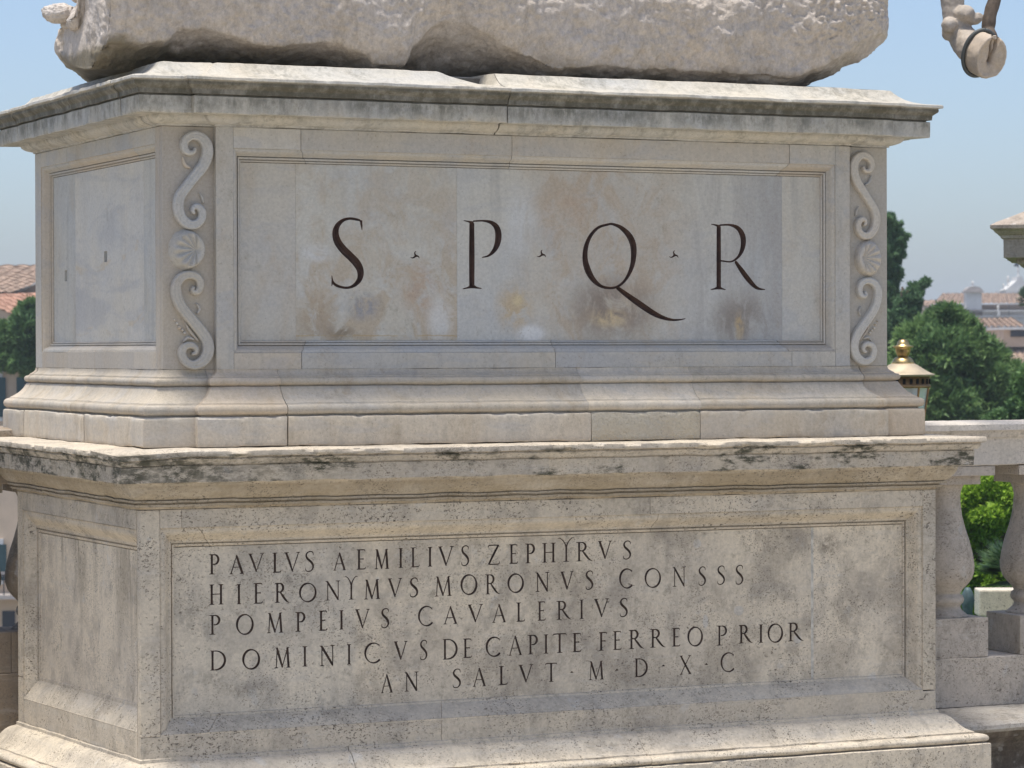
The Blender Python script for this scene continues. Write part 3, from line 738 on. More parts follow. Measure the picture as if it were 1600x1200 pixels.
def ornament(x0, x1, mir):
    """x0..x1 = the strip in metres; crop coordinates 245..285 wide"""
    zt = onY(295, 200, 0).z; zb = onY(295, 583, 0).z
    def mp(x, y, w):
        u = (x - 35) / 245.; u = 1 - u if mir else u
        sx = (x1 - x0) / 245.
        z = .862 - (y - 30) / (1150 - 30) * .862
        return (x0 + u * (x1 - x0), z, w * .86 / 1120 * (.80 if mir else .90))
    to = lambda x, z, h: Vector((x, -h, z))
    for s in (scrA, scrB):
        st = [mp(*p) for p in smooth_st(s, 5)]
        relief('scroll', [st], to, M_orn, up, .030, .006, .0028, lambda d: .025 * (.74 + .26 * math.sqrt(max(0., min(1., -d / .007)))) - .002 * math.exp(-((-d - .0115) / .0028) ** 2))
    # shell
    cx, cz, _ = mp(158, 592, 1); rx, rz = .066 * (.92 if mir else 1), .072
    vs, fs = [], []; na, nr = 72, 10; sgn = -1 if mir else 1
    hx = cx + sgn * .030
    for i in range(na):
        a = 2 * math.pi * i / na; ca = math.cos(a) * -sgn
        sc_ = 1 + .045 * abs(math.sin(a * 5.5)) * (1 if math.cos(a) > -.3 else 0)
        ex, ez = cx + rx * ca * sc_, cz + rz * math.sin(a) * sc_
        for j in range(nr + 1):
            t = j / nr; x = hx + (ex - hx) * t; z = cz + (ez - cz) * t
            rib = .5 + .5 * math.cos(a * 11)
            h = .017 + .010 * math.sin(t * math.pi * .62) + (.0110 * rib * min(1, t * 1.6) if math.cos(a) > -.45 else .008 * math.sin(t * math.pi))
            if j == nr: h = 0
            elif j == nr - 1: h = .016
            if j == nr: x, z = ex, ez
            vs.append(Vector((x, -h, z)))
    for i in range(na):
        for j in range(nr):
            i2 = (i + 1) % na; fs.append((i*(nr+1)+j, i2*(nr+1)+j, i2*(nr+1)+j+1, i*(nr+1)+j+1))
    o = from_data('shell', vs, fs, M_orn, up, smooth=True)
    # leaf tendrils and berries
    for pts in ([(140, 168, 4), (150, 200, 8), (172, 215, 5)], [(150, 930, 3), (168, 965, 7), (205, 1010, 6)], [(200, 840, 3), (214, 865, 6), (205, 885, 4)], [(215, 330, 3), (228, 352, 6), (232, 372, 5)], [(140, 1015, 5), (160, 998, 8), (185, 1005, 6)]):
        relief('tendril', [[mp(*p) for p in smooth_st(pts, 5)]], to, M_orn, up, .014, .006, .003)
    for (x, y, r) in ((112, 932, 6), (122, 950, 8), (136, 962, 7), (146, 975, 8), (100, 915, 4)):
        relief('berry', [[mp(x, y, r), mp(x, y + 1, r)]], to, M_orn, up, .012, .006, .002)
ornament(onY(252, 400, -.02).x, onY(335.7, 400, -.02).x, False)
ornament(onY(1327.5, 400, -.02).x, onY(1391, 400, -.02).x, True)

# ------------------------------------------------------------------ lower travertine block
x0, x1, y0, y1 = -.0186, 3.0620, 0., 1.408
DP = .0996
lw_ = empty('travertine_base', ((x0+x1)/2, (y0+y1)/2, GZ), 'weathered travertine base with a five line Latin inscription, carrying the marble block', 'pedestal base')
def tilt(v):
    if v.z < -.5:
        k = min(1, (-.5 - v.z) / .86); v = Vector((v.x, v.y, v.z - .030 * (v.y) * k))
    return v
def corner_chip(v):
    a = Vector((-.262, -.245, -.288))
    d = (v - a).length
    if d < .075:
        k = (1 - d / .075) ** .6 * .042 * (1 + .7 * noise.noise(v * 40))
        v = v + Vector((.7, .6, -.35)).normalized() * k
    return v
boxes('core', [((x0 - .005, y0 + .03, GZ), (x1 + .02, y1 + .02, -.3))], M_core, lw_)
LP = plan_path(x0, x1, y0, y1)
P_c2 = [(-.2695, .02), (-.2705, .10), (-.2730, .18), (-.2765, .236), (-.2790, .2425), (-.2875, .2432), (-.2960, .2430), (-.2985, .236), (-.2985, .2240), (-.306, .2290), (-.313, .2245), (-.320, .2190), (-.3235, .2180), (-.3240, .2060), (-.3290, .2060), (-.3300, .2100),
        (-.3860, .2080), (-.3886, .2050), (-.3880, .168), (-.3920, .1640), (-.4020, .1625), (-.412, .159), (-.424, .152), (-.436, .1425), (-.447, .1300), (-.4520, .1220), (-.4525, .1310), (-.4595, .1310), (-.4605, .1110), (-.4670, .1110), (-.4675, .1195), (-.4760, .1185), (-.4768, .1020), (-.4860, .0985)]
Sl = BR + y1 - y0
fx = lambda px, py, p: BR + (y1 - y0) + (onY(px, py, -p).x - x0)
cc = [Sl - onX(25, 730, x0 - .22).y, fx(860, 720, .22)]
course('cornice_stone', P_c2, LP, cc, M_c2, lw_, gap=.0015, chip=(3, 4, 6, 7, 16, 17), chipamp=.010, da=.012, amp=.0022, fn=corner_chip)
P_b2 = [(-1.3600, .0996), (-1.3630, .1060), (-1.3740, .1070), (-1.3770, .1140), (-1.3790, .1220), (-1.3840, .1320), (-1.392, .1430), (-1.402, .1520), (-1.414, .1610), (-1.426, .1720), (-1.436, .1850), (-1.4430, .1980), (-1.4470, .2090), (-1.4530, .2100), (-1.4545, .226)] + \
       semi(-1.4545, -1.4870, .226, .2500, 8) + [(-1.4890, .2400), (-1.4895, .2500), (-1.4925, .2545), (-1.52, .2550), (-1.62, .2560)]
def b2fn(v): return tilt(v)
course('base_moulding', P_b2, LP, [Sl - .03 if False else Sl - onX(150, 1180, x0 - .2).y, fx(560, 1150, .2), fx(1010, 1120, .2)], M_trav, lw_, gap=.0015, chip=(13, 14, 24, 25, 26), chipamp=.008, fn=b2fn, amp=.0016)
course('plinth_stone', [(-1.6225, .25), (-1.6245, .2560), (GZ + .001, .2565)], LP, [Sl - .7, Sl + .9, Sl + 2.1], M_trav, lw_, chip=(1,), fn=b2fn)

FX0, FX1, FYL = x0 - DP, x1 + DP, y0 - DP
l_o = (onY(250.5, 950, FYL).x, onY(1442, 950, FYL).x, (onY(252, 1152, FYL).z + onY(1441, 1078, FYL).z)/2 + .004, (onY(250, 825, FYL).z + onY(1442, 791.7, FYL).z)/2)
LD = .072; LPY = FYL + LD
l_i = (onY(272, 950, LPY).x, onY(1409, 950, LPY).x, (onY(272, 1117, LPY).z + onY(1409, 1054, LPY).z)/2, (onY(272, 854, LPY).z + onY(1409, 819, LPY).z)/2)
PSILL = [(0, .0), (.015, .05), (.10, .10), (.45, .42), (.78, .82), (.84, .90), (.86, .90), (.97, .93), (1., 1.)]
PB = [(0, .0), (.015, .10), (.15, .11), (.25, .15), (.36, .26), (.48, .46), (.60, .66), (.70, .76), (.78, .78), (.79, .98), (.86, 1.0), (.87, .88), (.97, .92), (1., 1.)]
ring('panel_moulding', l_o, l_i, FYL, LD, PB, M_trav, lw_, sill=PSILL, cuts={'top': [onY(276, 835, FYL).x + .08, onY(1030, 800, FYL).x], 'bottom': [onY(300, 1140, FYL).x + .06, onY(690, 1120, FYL).x]})
zt_, zb_ = -.4865, -1.3605
k0_ = onX(214, 950, FX0).y
sheet('frame_stile', FX0, l_o[0], l_o[2] - .006, zt_, FYL, M_trav, lw_, k0_ - FYL, bevel=.004)
sheet('frame_stile', l_o[1], FX1, l_o[2] - .002, zt_, FYL, M_trav, lw_, .06, bevel=.003)
for (a, b) in ((l_o[0], onY(284, 800, FYL).x), (onY(284, 800, FYL).x, onY(1016, 800, FYL).x), (onY(1016, 800, FYL).x, l_o[1])):
    sheet('frame_rail', a + .0006, b - .0006, l_o[3], zt_, FYL + random.uniform(-.0005, .0008), M_trav, lw_, .06)
for (a, b) in ((FX0, onY(690, 1150, FYL).x), (onY(690, 1150, FYL).x, FX1)):
    sheet('frame_rail', a + (.0006 if a > FX0 else 0), b - .0006, zb_, l_o[2] - .0065, FYL + random.uniform(-.0004, .0004), M_trav, lw_, (k0_ - FYL) if a == FX0 else .06)
boxes('frame_rail', [((l_o[0], FYL + .0005, l_o[2] - .0064), (l_o[1], FYL + .06, l_o[2]))], M_trav, lw_)
# left side of the lower block
def tl(v): return tilt(v)
lX = FX0
BY1 = y1 + DP
k_o = (onX(214, 950, lX).y, onX(36, 950, lX).y, -1.268, -.5565); kw = .055; KD = .058
k_i = (k_o[0] + kw, k_o[1] - kw, -1.185, -.640)
ring('panel_moulding', k_o, k_i, lX, KD, PB, M_trav, lw_, sill=PSILL, axis='x', fn=tl)
def tsheet(name, y0_, y1_, z0, z1, m=M_trav):
    bm = bmesh.new(); vs, fs = box_vf((lX, y0_, z0), (lX + .06, y1_, z1)); V = [bm.verts.new(tilt(v)) for v in vs]
    for f in fs: bm.faces.new([V[i] for i in f])
    bmesh.ops.bevel(bm, geom=bm.edges[:], offset=.002, segments=2, affect='EDGES')
    return from_bm(name, bm, m, lw_)
tsheet('frame_stile', k_o[1], BY1, k_o[2] + .08, zt_)
tsheet('frame_stile', k_o[1], BY1, zb_, k_o[2] + .078)
tsheet('frame_rail', k_o[0] + .0005, k_o[1] - .0005, k_o[3], zt_); tsheet('frame_rail', k_o[0] + .0005, k_o[1] - .0005, zb_, k_o[2])
to_l2 = lambda y, z, d: tilt(Vector((lX + KD + d, y, z)))
carve('side_slab', (k_i[0] - .002, k_i[1] + .002, k_i[2] - .002, k_i[3] - .002), [], to_l2, M_insL, M_core, lw_)
sheet('side_panel', FYL + .061, BY1, zb_, zt_, FX1 - .05, M_trav, lw_, .05, 'x')
sheet('back_panel', FX0 + .062, FX1 - .052, zb_, zt_, BY1 - .05, M_trav, lw_, .05)

# --- the Latin inscription
A_ = math.pi / 180
def arcp(cx, cy, rx, ry, a0, a1, w0, w1=None, n=12, wf=None):
    out = []
    for i in range(n + 1):
        t = i / n; a = (a0 + (a1 - a0) * t) * A_
        w = wf(a, t) if wf else w0 + ((w1 if w1 is not None else w0) - w0) * t
        out.append((cx + rx * math.cos(a), cy + ry * math.sin(a), w))
    return out
T, H_, SR = .050, .024, .017       # thick, thin, serif half widths (unit = letter height)
def stem(x, y0_=0, y1_=1, w=T): return [(x, y0_ + .02, w * 1.05), (x, (y0_ + y1_)/2, w * .92), (x, y1_ - .02, w * 1.05)]
def srf(x, y, l=.13, r=.13): return [(x - l, y, SR * .7), (x, y + (.012 if y < .5 else -.012), SR * 1.5), (x + r, y, SR * .7)]
def ow(a, t): return .024 + .028 * abs(math.cos(a + .45)) ** 1.5
GL = {}
GL['I'] = (.21, lambda: [stem(.5), srf(.5, 0), srf(.5, 1)], 1)
def mk(ch, width, strokes):
    out = []
    for st_ in strokes:
        o = [list(p) for p in st_]
        for p in (o[0], o[-1]):
            if p[2] >= .033: p[1] = min(max(p[1], p[2] - .004), 1 - p[2] + .004)
        out.append([tuple(p) for p in o])
    GL[ch] = (width, out)
GL.clear()
# every glyph: strokes with x in units of letter height, from 0 to its natural width
mk('I', .26, [stem(.13), srf(.13, 0), srf(.13, 1)])
mk('P', .50, [stem(.14), srf(.14, 0), srf(.12, 1, .12, .08), [(.14, .98, H_), (.26, .985, H_)] , arcp(.26, .74, .20, .245, 90, -100, 0, wf=lambda a, t: .024 + .030 * abs(math.cos(a)))])
mk('R', .78, [stem(.14), srf(.14, 0), srf(.12, 1, .12, .08), [(.14, .98, H_), (.26, .985, H_)], arcp(.26, .76, .19, .225, 90, -110, 0, wf=lambda a, t: .024 + .030 * abs(math.cos(a))), [(.30, .53, .03), (.44, .32, .05), (.60, .10, .042), (.70, .02, .022), (.78, -.02, .010)]])
mk('A', .72, [[(.36, 1.0, .014), (.20, .45, .024), (.07, .02, .024)], [(.36, .98, .040), (.50, .50, .052), (.645, .02, .050)], [(.17, .36, .017), (.53, .36, .017)], srf(.07, 0, .07, .09), srf(.645, 0, .12, .075)])
mk('V', .74, [[(.09, .98, .050), (.24, .50, .052), (.37, .02, .034)], [(.66, .98, .024), (.52, .5, .024), (.37, .02, .016)], srf(.09, 1, .09, .12), srf(.66, 1, .10, .08)])
mk('L', .48, [stem(.14), srf(.14, 1), [(.03, 0, .012), (.14, .012, .026), (.38, .014, H_), (.44, .05, .018), (.47, .13, .008)]])
mk('E', .47, [stem(.14), [(.03, 1, .012), (.14, .985, .026), (.38, .985, H_), (.43, .95, .018), (.44, .88, .008)], [(.14, .52, H_), (.34, .52, H_), (.36, .56, .012)], [(.36, .52, .01), (.36, .47, .01)], [(.03, 0, .012), (.14, .014, .026), (.40, .014, H_), (.45, .06, .018), (.47, .12, .008)]])
mk('F', .45, [stem(.14), [(.03, 1, .012), (.14, .985, .026), (.38, .985, H_), (.43, .95, .018), (.44, .88, .008)], [(.14, .52, H_), (.34, .52, H_), (.36, .56, .012)], [(.36, .52, .01), (.36, .47, .01)], srf(.14, 0)])
mk('T', .72, [stem(.36), srf(.36, 0), [(.02, .88, .008), (.05, .95, .018), (.12, .985, H_), (.60, .985, H_), (.67, .96, .018), (.70, .89, .008)]])
mk('H', .76, [stem(.14), stem(.62), srf(.14, 0), srf(.14, 1), srf(.62, 0), srf(.62, 1), [(.14, .52, .020), (.62, .52, .020)]])
mk('N', .82, [[(.14, .02, .024), (.14, .98, .024)], [(.13, .98, .045), (.40, .5, .052), (.66, .04, .045)], [(.68, .0, .022), (.68, .98, .024)], srf(.14, 0, .11, .11), [(.02, 1, .010), (.13, .985, .024)], srf(.68, 1, .12, .11)])
mk('M', .90, [[(.14, .02, .022), (.19, .98, .024)], [(.19, .98, .046), (.32, .5, .052), (.46, .04, .038)], [(.46, .04, .018), (.60, .5, .024), (.73, .98, .022)], [(.73, .98, .048), (.76, .5, .050), (.79, .02, .050)], srf(.14, 0, .10, .10), srf(.79, 0, .12, .10), [(.10, 1, .010), (.19, .985, .024)], [(.73, .985, .024), (.84, 1, .010)]])
mk('O', .84, [arcp(.42, .5, .395, .50, 0, 360, 0, n=32, wf=ow)])
mk('C', .74, [arcp(.42, .5, .395, .50, 52, 312, 0, n=24, wf=ow), [(.69, .80, .008), (.685, .90, .022), (.66, .90, .024)], [(.70, .17, .008), (.685, .11, .018)]])
mk('D', .80, [stem(.14), [(.03, 1, .010), (.14, .985, .024), (.28, .985, .022)], [(.03, 0, .010), (.14, .014, .024), (.28, .014, .022)], arcp(.28, .5, .47, .485, 90, -90, 0, n=20, wf=lambda a, t: .022 + .032 * abs(math.cos(a + .2)))])
mk('S', .50, [[(.44, .80, .010), (.43, .92, .022), (.36, .98, .024), (.24, .99, .024), (.12, .92, .032), (.07, .80, .042), (.12, .66, .050), (.24, .55, .054), (.36, .43, .053), (.43, .29, .046), (.41, .14, .038), (.31, .03, .026), (.19, .00, .024), (.08, .03, .022), (.04, .09, .018), (.03, .20, .008)]])
mk('Z', .70, [[(.05, .84, .008), (.08, .94, .018), (.14, .985, H_), (.62, .985, H_)], [(.60, .98, .042), (.34, .5, .050), (.10, .02, .042)], [(.10, .014, H_), (.58, .014, H_), (.65, .06, .018), (.68, .15, .008)]])
mk('X', .66, [[(.10, .98, .046), (.33, .5, .052), (.58, .02, .048)], [(.58, .98, .022), (.33, .5, .024), (.09, .02, .022)], srf(.10, 1, .09, .10), srf(.58, 1, .08, .07), srf(.58, 0, .10, .08), srf(.09, 0, .07, .08)])
mk('Y', .78, [stem(.40, 0, .62, .044), srf(.40, 0), [(.40, .58, .040), (.34, .76, .030), (.22, .92, .022), (.10, .99, .018), (.02, .97, .008)], [(.40, .58, .034), (.46, .76, .028), (.56, .91, .022), (.68, .99, .018), (.77, .96, .008)]])
mk('^', .30, [[(.02, .02, .006), (.15, .18, .07), (.28, .02, .006)], [(.15, .18, .05), (.16, .36, .008)]])
# letter, x0, x1, y0, y1 measured in three enlarged strips of the photograph (origin x, px per px = 4.706)
TXT = {300: "P 125 200 218 362;A 277 380 225 360;V 415 530 213 345;L 590 657 207 350;V 680 795 203 343;S 830 900 195 343;A 1040 1130 205 333;E 1207 1277 182 327;M 1337 1450 180 323;I 1520 1550 173 315;"
            "H 125 233 440 585;I 330 360 438 582;E 450 520 430 578;R 608 715 428 570;O 790 913 430 565;N 978 1095 413 553;Y 1118 1222 378 548;M 1260 1383 403 545;V 1440 1545 395 530;"
            "P 128 207 665 805;O 327 450 660 805;M 545 672 648 793;P 760 832 643 783;E 930 995 633 777;I 1085 1113 630 768;V 1200 1308 622 760;S 1390 1452 615 757;"
            "D 130 250 925 1068;O 373 497 918 1060;M 600 725 903 1050;I 812 848 895 1040;N 935 1055 888 1035;I 1140 1170 880 1025;C 1270 1385 870 1015;V 1485 1585 858 990;"
            "A 1390 1475 1100 1234;N 1560 1670 1083 1222",
       640: "L 5 75 168 310;I 135 165 165 305;V 210 325 160 300;S 378 440 153 300;Z 570 665 148 292;E 730 795 145 285;P 850 920 140 280;H 975 1075 135 275;Y 1085 1215 95 270;R 1225 1345 127 265;V 1387 1487 120 250;"
            "S 0 65 390 530;M 178 310 380 523;O 378 495 368 512;R 555 663 365 508;O 723 837 362 497;N 922 1032 350 490;V 1110 1205 345 475;S 1293 1352 338 475;"
            "C 65 172 600 742;A 250 350 600 728;V 428 540 587 715;A 608 708 583 717;L 782 850 573 710;E 938 1000 565 703;R 1080 1190 560 695;I 1250 1280 552 690;V 1357 1467 545 677;"
            "S 75 132 848 992;D 240 353 840 988;E 390 457 838 977;C 563 668 827 967;A 728 825 815 958;P 868 942 810 950;I 988 1018 808 945;T 1050 1157 800 940;E 1195 1262 797 933;F 1390 1450 790 923;E 1493 1558 783 918;"
            "S 315 380 1060 1197;A 465 560 1052 1187;L 655 722 1040 1175;V 803 908 1030 1157;T 995 1087 1017 1153;^ 1178 1208 1058 1088;M 1310 1430 1003 1138;^ 1508 1540 1042 1072",
       960: "S 62 125 118 252;C 38 135 325 465;O 225 340 322 460;N 425 530 310 452;S 617 675 308 445;S 755 815 302 438;S 890 950 297 437;"
            "S 38 100 540 675;R 105 218 773 910;R 262 375 767 900;E 422 483 760 893;O 540 648 753 890;P 750 828 742 885;R 915 1015 737 868;I 1063 1092 735 865;O 1130 1237 730 863;R 1275 1390 720 853;"
            "D 145 245 983 1117;^ 345 375 1010 1040;X 478 565 962 1098;^ 662 690 998 1030;C 783 883 942 1080"}
glyphs = []
for ox, s in TXT.items():
    for it in s.split(';'):
        ch, a, b, c, d = it.split(); a, b, c, d = map(float, (a, b, c, d))
        p = onY(ox + a / 4.706, 820 + (c + d) / 2 / 4.706, LPY); q = onY(ox + b / 4.706, 820 + (c + d) / 2 / 4.706, LPY)
        zt = onY(ox + (a + b) / 2 / 4.706, 820 + c / 4.706, LPY).z; zb = onY(ox + (a + b) / 2 / 4.706, 820 + d / 4.706, LPY).z
        h = zt - zb; wd, st = GL[ch]; sx = (q.x - p.x) / wd
        ww = (.092 if ch != '^' else .055)
        wf = random.uniform(.84, .98)
        glyphs.append([[(p.x + x * sx, zb + y * h, w * ww * wf) for (x, y, w) in (smooth_st(k, 3) if len(k) > 3 and ch in 'SLEFTZRY' else k)] for k in st])
to_i = lambda x, z, d: Vector((x, LPY + d, z))
jx = onY(1269, 950, LPY).x
zI = (l_i[2] - .003, l_i[3] - .0022)
carve('inscription_slab', (l_i[0] - .002, jx - .0015, *zI), glyphs, to_i, M_insc, M_paint2, lw_, .0015, .006, 1.1)
carve('inscription_slab', (jx + .0015, l_i[1] + .002, *zI), [], to_i, M_insc, M_paint2, lw_)
boxes('mortar_joint', [((jx - .0055, LPY - .0007, zI[0] + .004), (jx + .0055, LPY + .0290, zI[1] - .001))], plain('pale_mortar', (.50, .465, .40), .9, nz=.25, scale=30), lw_)

# ------------------------------------------------------------------ balustrades
def block_sweep(name, prof, xa, xb, yc, m, parent, axis='x', **kw):
    """symmetric long stone: prof (z, half depth) top->bottom; straight run"""
    vs, fs = [], []; k = max(2, int((xb - xa) / .03)); full = [(z, -h) for z, h in prof] + [(z, h) for z, h in prof[::-1]]; m_ = len(full)
    for i in range(k + 1):
        x = xa + (xb - xa) * i / k
        for z, y in full:
            v = Vector((x, yc + y, z)) if axis == 'x' else Vector((yc + y, x, z))
            v += noise.noise_vector(v * 8) * .003 + noise.noise_vector(v * 31) * .0016
            vs.append(v)
    for i in range(k):
        for j in range(m_):
            j2 = (j+1) % m_; fs.append((i*m_+j, (i+1)*m_+j, (i+1)*m_+j2, i*m_+j2))
    fs.append(tuple(range(m_))); fs.append(tuple(k*m_ + j for j in range(m_))[::-1])
    o = from_data(name, vs, fs, m, parent, smooth=True)
    try: o.data.set_sharp_from_angle(angle=math.radians(32))
    except Exception: pass
    return o
BYC = .62                       # centre line of the right-hand balustrade
bl = empty('balustrade', (4.0, BYC, GZ), 'stone balustrade with swelling balusters running right from the pedestal', 'balustrade')
def zz(py, px=1500, Y=BYC): return onY(px, py, Y).z
Yf = BYC - .20
z_top = onY(1520, 661.5, Yf).z; z_sof = onY(1560, 727, Yf + .06).z
rail = [(z_top + .004, .12), (z_top, .19), (z_top - .006, .205), (z_top - .030, .207), (z_top - .036, .196), (z_top - .045, .186), (z_top - .060, .178), (z_top - .066, .165), (z_top - .075, .160), (z_sof + .004, .155), (z_sof, .15)]
RX = [3.165, 5.2, 7.4]
M_rail_sun = travertine('travertine_rail_sun_tone', (.64, .60, .56), .5, .15, .10, patch=.25)  # balustrade stone lightened: strong sun on the rail put into its colour
for a, b in zip(RX[:-1], RX[1:]): block_sweep('rail', rail, a + .001, b - .001, BYC, M_rail_sun, bl)
Yc2 = BYC - .12
zc_t = onY(1500, 1028, Yc2).z; zc_b = onY(1530, 1102, Yc2).z
for a, b in zip(RX[:-1], RX[1:]): block_sweep('base_course', [(zc_t, .125), (zc_t - .004, .130), (zc_b, .130)], a + .001, b - .001, BYC, M_bal, bl)
zl = zc_b - .002
ledge = [(zl, .13), (zl - .004, .30), (zl - .020, .44), (zl - .024, .465), (zl - .034, .480), (zl - .050, .484), (zl - .062, .474), (zl - .068, .45), (zl - .072, .40)]
block_sweep('base_ledge', ledge, 3.325, 7.4, BYC + .02, M_ledge, bl)
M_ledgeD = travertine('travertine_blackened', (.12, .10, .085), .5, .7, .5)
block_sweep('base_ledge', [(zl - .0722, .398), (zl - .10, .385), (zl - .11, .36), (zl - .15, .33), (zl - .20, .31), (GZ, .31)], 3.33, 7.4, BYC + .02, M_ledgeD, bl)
# baluster profile read from the first one (centre px 1472 at its own depth)
def bal_prof():
    # (photo y, half width px)
    L = [(755, 34), (760, 31), (768, 28), (776, 27), (790, 28), (806, 30), (825, 35), (845, 41.5), (865, 46.5), (882, 49), (893, 48.5), (904, 45), (913, 38), (920, 31), (925, 28), (927, 27), (930, 31), (936, 33), (941, 31.5), (944, 28), (948, 27), (953, 30), (959, 37), (963, 41)]
    pt = onY(1500, 700, BYC); s = (pt - CP).dot(CF) / F_PX
    return [(w * s, onY(1474, y, BYC).z) for y, w in L]
BPx = 1473
c0 = onY(BPx, 880, BYC).x
prof = bal_prof(); s_ = prof[0][0] / 34
zab0, zab1 = z_sof - .0015, onY(BPx, 742, BYC).z
zbb0 = prof[-1][1]; zbb1 = zc_t
def baluster(x, y, parent, M_bal=M_bal):
    p = lathe('baluster', [(r, z) for r, z in prof][::-1], (x, y, 0), M_bal, parent, 28)
    ab = boxes('abacus', [((x - .165, y - .15, zab1), (x + .165, y + .15, zab0)), ((x - .115, y - .115, prof[0][1] - .002), (x + .115, y + .115, zab1 - .0005))], M_bal, None, bevel=.003)
    pb = boxes('pedestal_block', [((x - .145, y - .128, zbb1 + .0005), (x + .145, y + .128, zbb0 + .001))], M_bal, None, bevel=.004)
    for c in (ab, pb):
        c.parent = p; lv = Vector(parent.location); c.data.transform(Matrix.Translation(-lv))
    return p
def fixpx(px, py=880, Y=BYC): return onY(px, py, Y).x
bx0 = fixpx(1473); dx = fixpx(1611) - bx0
for i in range(5): baluster(bx0 + dx * i, BYC, bl)
# left: the stair balustrade running away behind the pedestal
LYC = 1.82
bs = empty('balustrade', (-1.6, LYC, GZ), 'shaded balustrade running left behind the pedestal at the left picture edge', 'balustrade')
M_bal_shade = travertine('travertine_balustrade_shade_tone', (.30, .24, .18), .7, .6, .5)  # balustrade stone with the pedestal's shade put into its colour
block_sweep('rail', rail, -3.4, .4, LYC, M_bal_shade, bs)
block_sweep('base_course', [(zc_t, .125), (zc_t - .004, .130), (GZ, .130)], -3.4, .4, LYC, M_bal_shade, bs)
for i in range(11): baluster(.050 - .29 * i, LYC, bs, M_bal_shade)

# the larger pedestal whose cornice enters at the right edge
def far_pedestal():
    D = 19.
    M, s = facade(1547, 352, D, -.21)
    c = M @ Vector((.75, .75, 0)); w = 1.5
    e = empty('monument_pedestal', (c.x, c.y, -15), 'weathered monument pedestal with projecting cornice, cut off by the right picture edge', 'pedestal')
    pr = [(.15, -.34), (.115, -.26), (.060, -.13), (.022, -.04), (.004, 0.), (-.018, .0), (-.024, -.015), (-.045, -.030), (-.060, -.050), (-.064, -.060), (-.085, -.065), (-.088, -.080), (-.205, -.083), (-.208, -.16), (-.24, -.165), (-.27, -.21), (-.275, -.22)]
    sweep('cornice', [(z, p + .36) for z, p in pr], plan_path(.36, w - .36, .36, w - .36), M_c2b, e, back=.02, da=.02, amp=.004, chip=(4, 5, 11, 12), chipamp=.012, fn=lambda v: M @ v)
    boxes('shaft', [((.25, .25, -14.9 - c.z), (w - .25, w - .25, -.27))], M_bal, e, M=M)
    boxes('cap', [((.45, .45, -.1), (w - .45, w - .45, .11))], M_bal, e, M=M)
M_c2b = travertine('travertine_dark_cornice', (.42, .36, .31), .9, .75, .4)
far_pedestal()

